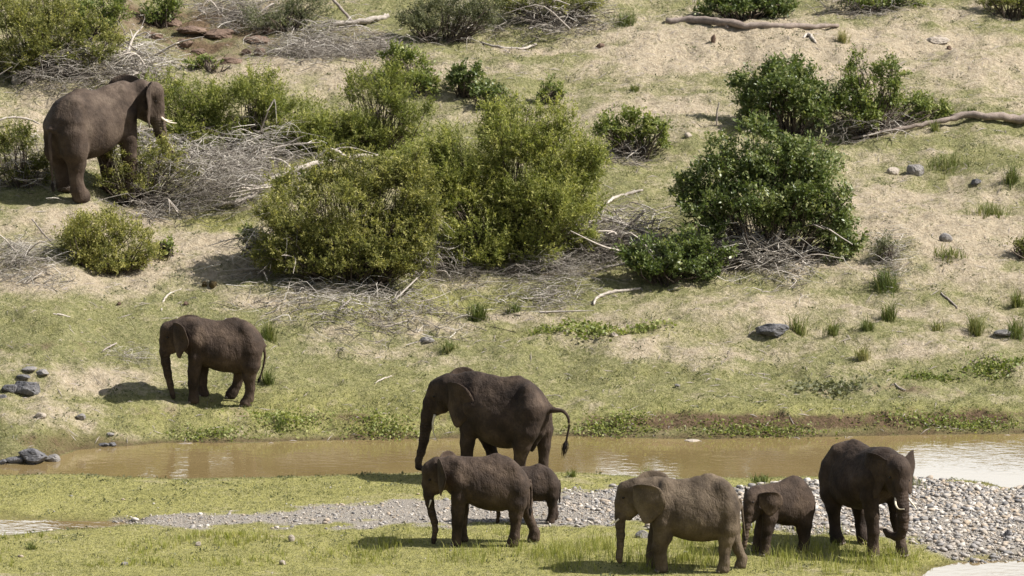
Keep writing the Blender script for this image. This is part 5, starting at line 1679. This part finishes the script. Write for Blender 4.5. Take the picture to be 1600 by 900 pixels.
# ------------------------------------------------------------------ rocks, clods, dung
RK = [((1207, 521), 56, 20, "rock_dark", "dark grey boulder on the meadow with rushes growing against it"),
      ((1466, 66), 36, 10, "rock_pale", "pale flat stone on the sand near the top edge"),
      ((1396, 271), 22, 11, "rock_pale", "rounded pale stone beside the dark angular one"),
      ((1430, 272), 28, 18, "rock_mid", "dark angular stone beside the rounded pale one"),
      ((1525, 287), 18, 11, "rock_dark", "small split dark rock on the sandy slope"),
      ((1478, 376), 22, 14, "rock_mid", "grey stone alone in the middle of the sandy slope"),
      ((1570, 523), 36, 9, "rock_mid", "flat half buried rock beside the rush clump at the frame edge"),
      ((42, 614), 46, 24, "rock_dark", "largest angular grey rock of the meadow group"),
      ((14, 611), 26, 14, "rock_dark", "dark low rock touching the largest meadow rock"),
      ((36, 592), 24, 8, "rock_dark", "small dark rock just behind the largest meadow rock"),
      ((66, 584), 26, 8, "rock_mid", "paler flat rock behind the meadow rock group"),
      ((46, 578), 26, 6, "rock_mid", "rearmost grey rock of the meadow group"),
      ((5, 622), 12, 7, "rock_dark", "small grey rock in front of the meadow rock group"),
      ((64, 652), 18, 9, "rock_pale", "pale stone on the grass in front of the meadow rocks"),
      ((126, 654), 18, 9, "rock_mid", "brownish stone right of the pale one on the grass"),
      ((52, 721), 48, 23, "rock_dark", "biggest dark rock at the river's edge"),
      ((82, 722), 26, 14, "rock_mid", "grey rounded rock leaning on the biggest river rock"),
      ((22, 721), 30, 10, "rock_dark", "low shelf of dark rock beside the biggest river rock"),
      ((4, 724), 14, 8, "rock_dark", "dark stone at the frame edge in the river"),
      ((130, 727), 16, 9, "rock_mid", "grey stone in shallow water beside the yellowish one"),
      ((136, 721), 12, 7, "rock_dark", "small dark stone behind the grey shallow-water stone"),
      ((153, 719), 10, 8, "rock_pale", "yellowish round stone in shallow water"),
      ((275, 725), 34, 9, "rock_dark", "flat dark rock among the leg reflections in the river"),
      ((308, 724), 20, 6, "rock_mid", "low grey rock beside the flat dark one in the river"),
      ((164, 696), 20, 5, "rock_dark", "flat rock on the shore, nearest the water"),
      ((176, 696), 14, 6, "rock_dark", "second flat rock on the shore"),
      ((180, 709), 18, 4, "rock_dark", "sliver of rock just breaking the water"),
      ((172, 680), 14, 5, "rock_mid", "small stone on the grassy shore behind the flat rocks"),
      ((27, 131), 18, 15, "rock_pale", "pale boulder in the upper corner below the tangled bush"),
      ((46, 132), 12, 10, "rock_pale", "smaller pale boulder beside the upper corner one"),
      ((1075, 214), 12, 8, "rock_pale", "small white stone under the big glossy bush's top"),
      ((960, 525), 14, 7, "rock_pale", "two-toned stone in the broad-leaved patch"),
      ((1058, 604), 10, 5, "rock_mid", "tiny brown stone on the meadow above the dusty cow"),
      ((1574, 838), 14, 12, "rock_dark", "dark pointed stone standing on the gravel bar"),
      ((1082, 690), 26, 4, "rock_pale", "white sandy slab at the far waterline"),
      ((310, 853), 10, 8, "rock_pale", "pale round stone in grass in front of the gravel strip"),
      ((195, 883), 12, 6, "rock_mid", "grey stone in the grass near the bottom edge"),
      ((442, 882), 12, 8, "rock_pale", "whitish stone in the grass left of the young elephant's shadow"),
      ((455, 846), 12, 12, "rock_pale", "upright pale stone at the gravel strip's lower edge"),
      ((1003, 840), 22, 13, "rock_mid", "large bluish stone under the dusty cow's chin"),
      ((667, 534), 26, 9, "rock_mid", "flat brownish rock in the meadow hollow")]
for i, (p, w, h, m_, lab) in enumerate(RK):
    rock(lab, p, w, h, m_, i, .55 if "dark" in m_ else .3)
for i, (p, w, h, lab) in enumerate([((1115, 66), 9, 14, "dark pointed clod standing on the bright sand"), ((1483, 77), 8, 7, "small dark clod near the pale flat stone"), ((938, 74), 14, 8, "brown clod with a dark hollow on the sandy meadow"),
                                  ((406, 88), 20, 16, "red-brown earth lump in the reddish heap"), ((270, 42), 34, 14, "larger mound of reddish earth in the heap"), ((290, 72), 30, 14, "reddish earth lump below the larger mound"), ((385, 86), 16, 12, "small reddish lump beside the red-brown one"),
                                  ((240, 60), 30, 12, "low reddish bank beside the root mass"), ((420, 52), 24, 10, "reddish lump under the wispy grey-green bush"), ((310, 85), 26, 12, "crumbling reddish lump by the green weeds"), ((345, 58), 60, 14, "broad low reddish mound in the middle of the heap"), ((400, 66), 44, 13, "reddish mound between the broad low one and the brown dead scrub"), ((300, 50), 50, 12, "flat-topped reddish mound under the flood debris"), ((360, 98), 40, 10, "crumbly reddish ledge under the green weeds"), ((186, 476), 7, 5, "dark dropping-like clod on the meadow"), ((290, 476), 9, 6, "dark clod above the lone elephant's ear")]):
    rock(lab, p, w, h, "earth_clod", 200 + i, .3, "earth_clod", "clod", "clods of earth")
rock("larger brown dung ball on the sand, of the pair below the round bush", (333, 448), 14, 11, "dung", 301, .15, "dung_ball", "dung", "dung balls on the sand")
rock("smaller brown dung ball left of its pair", (319, 448), 11, 10, "dung", 302, .15, "dung_ball", "dung", "dung balls on the sand")
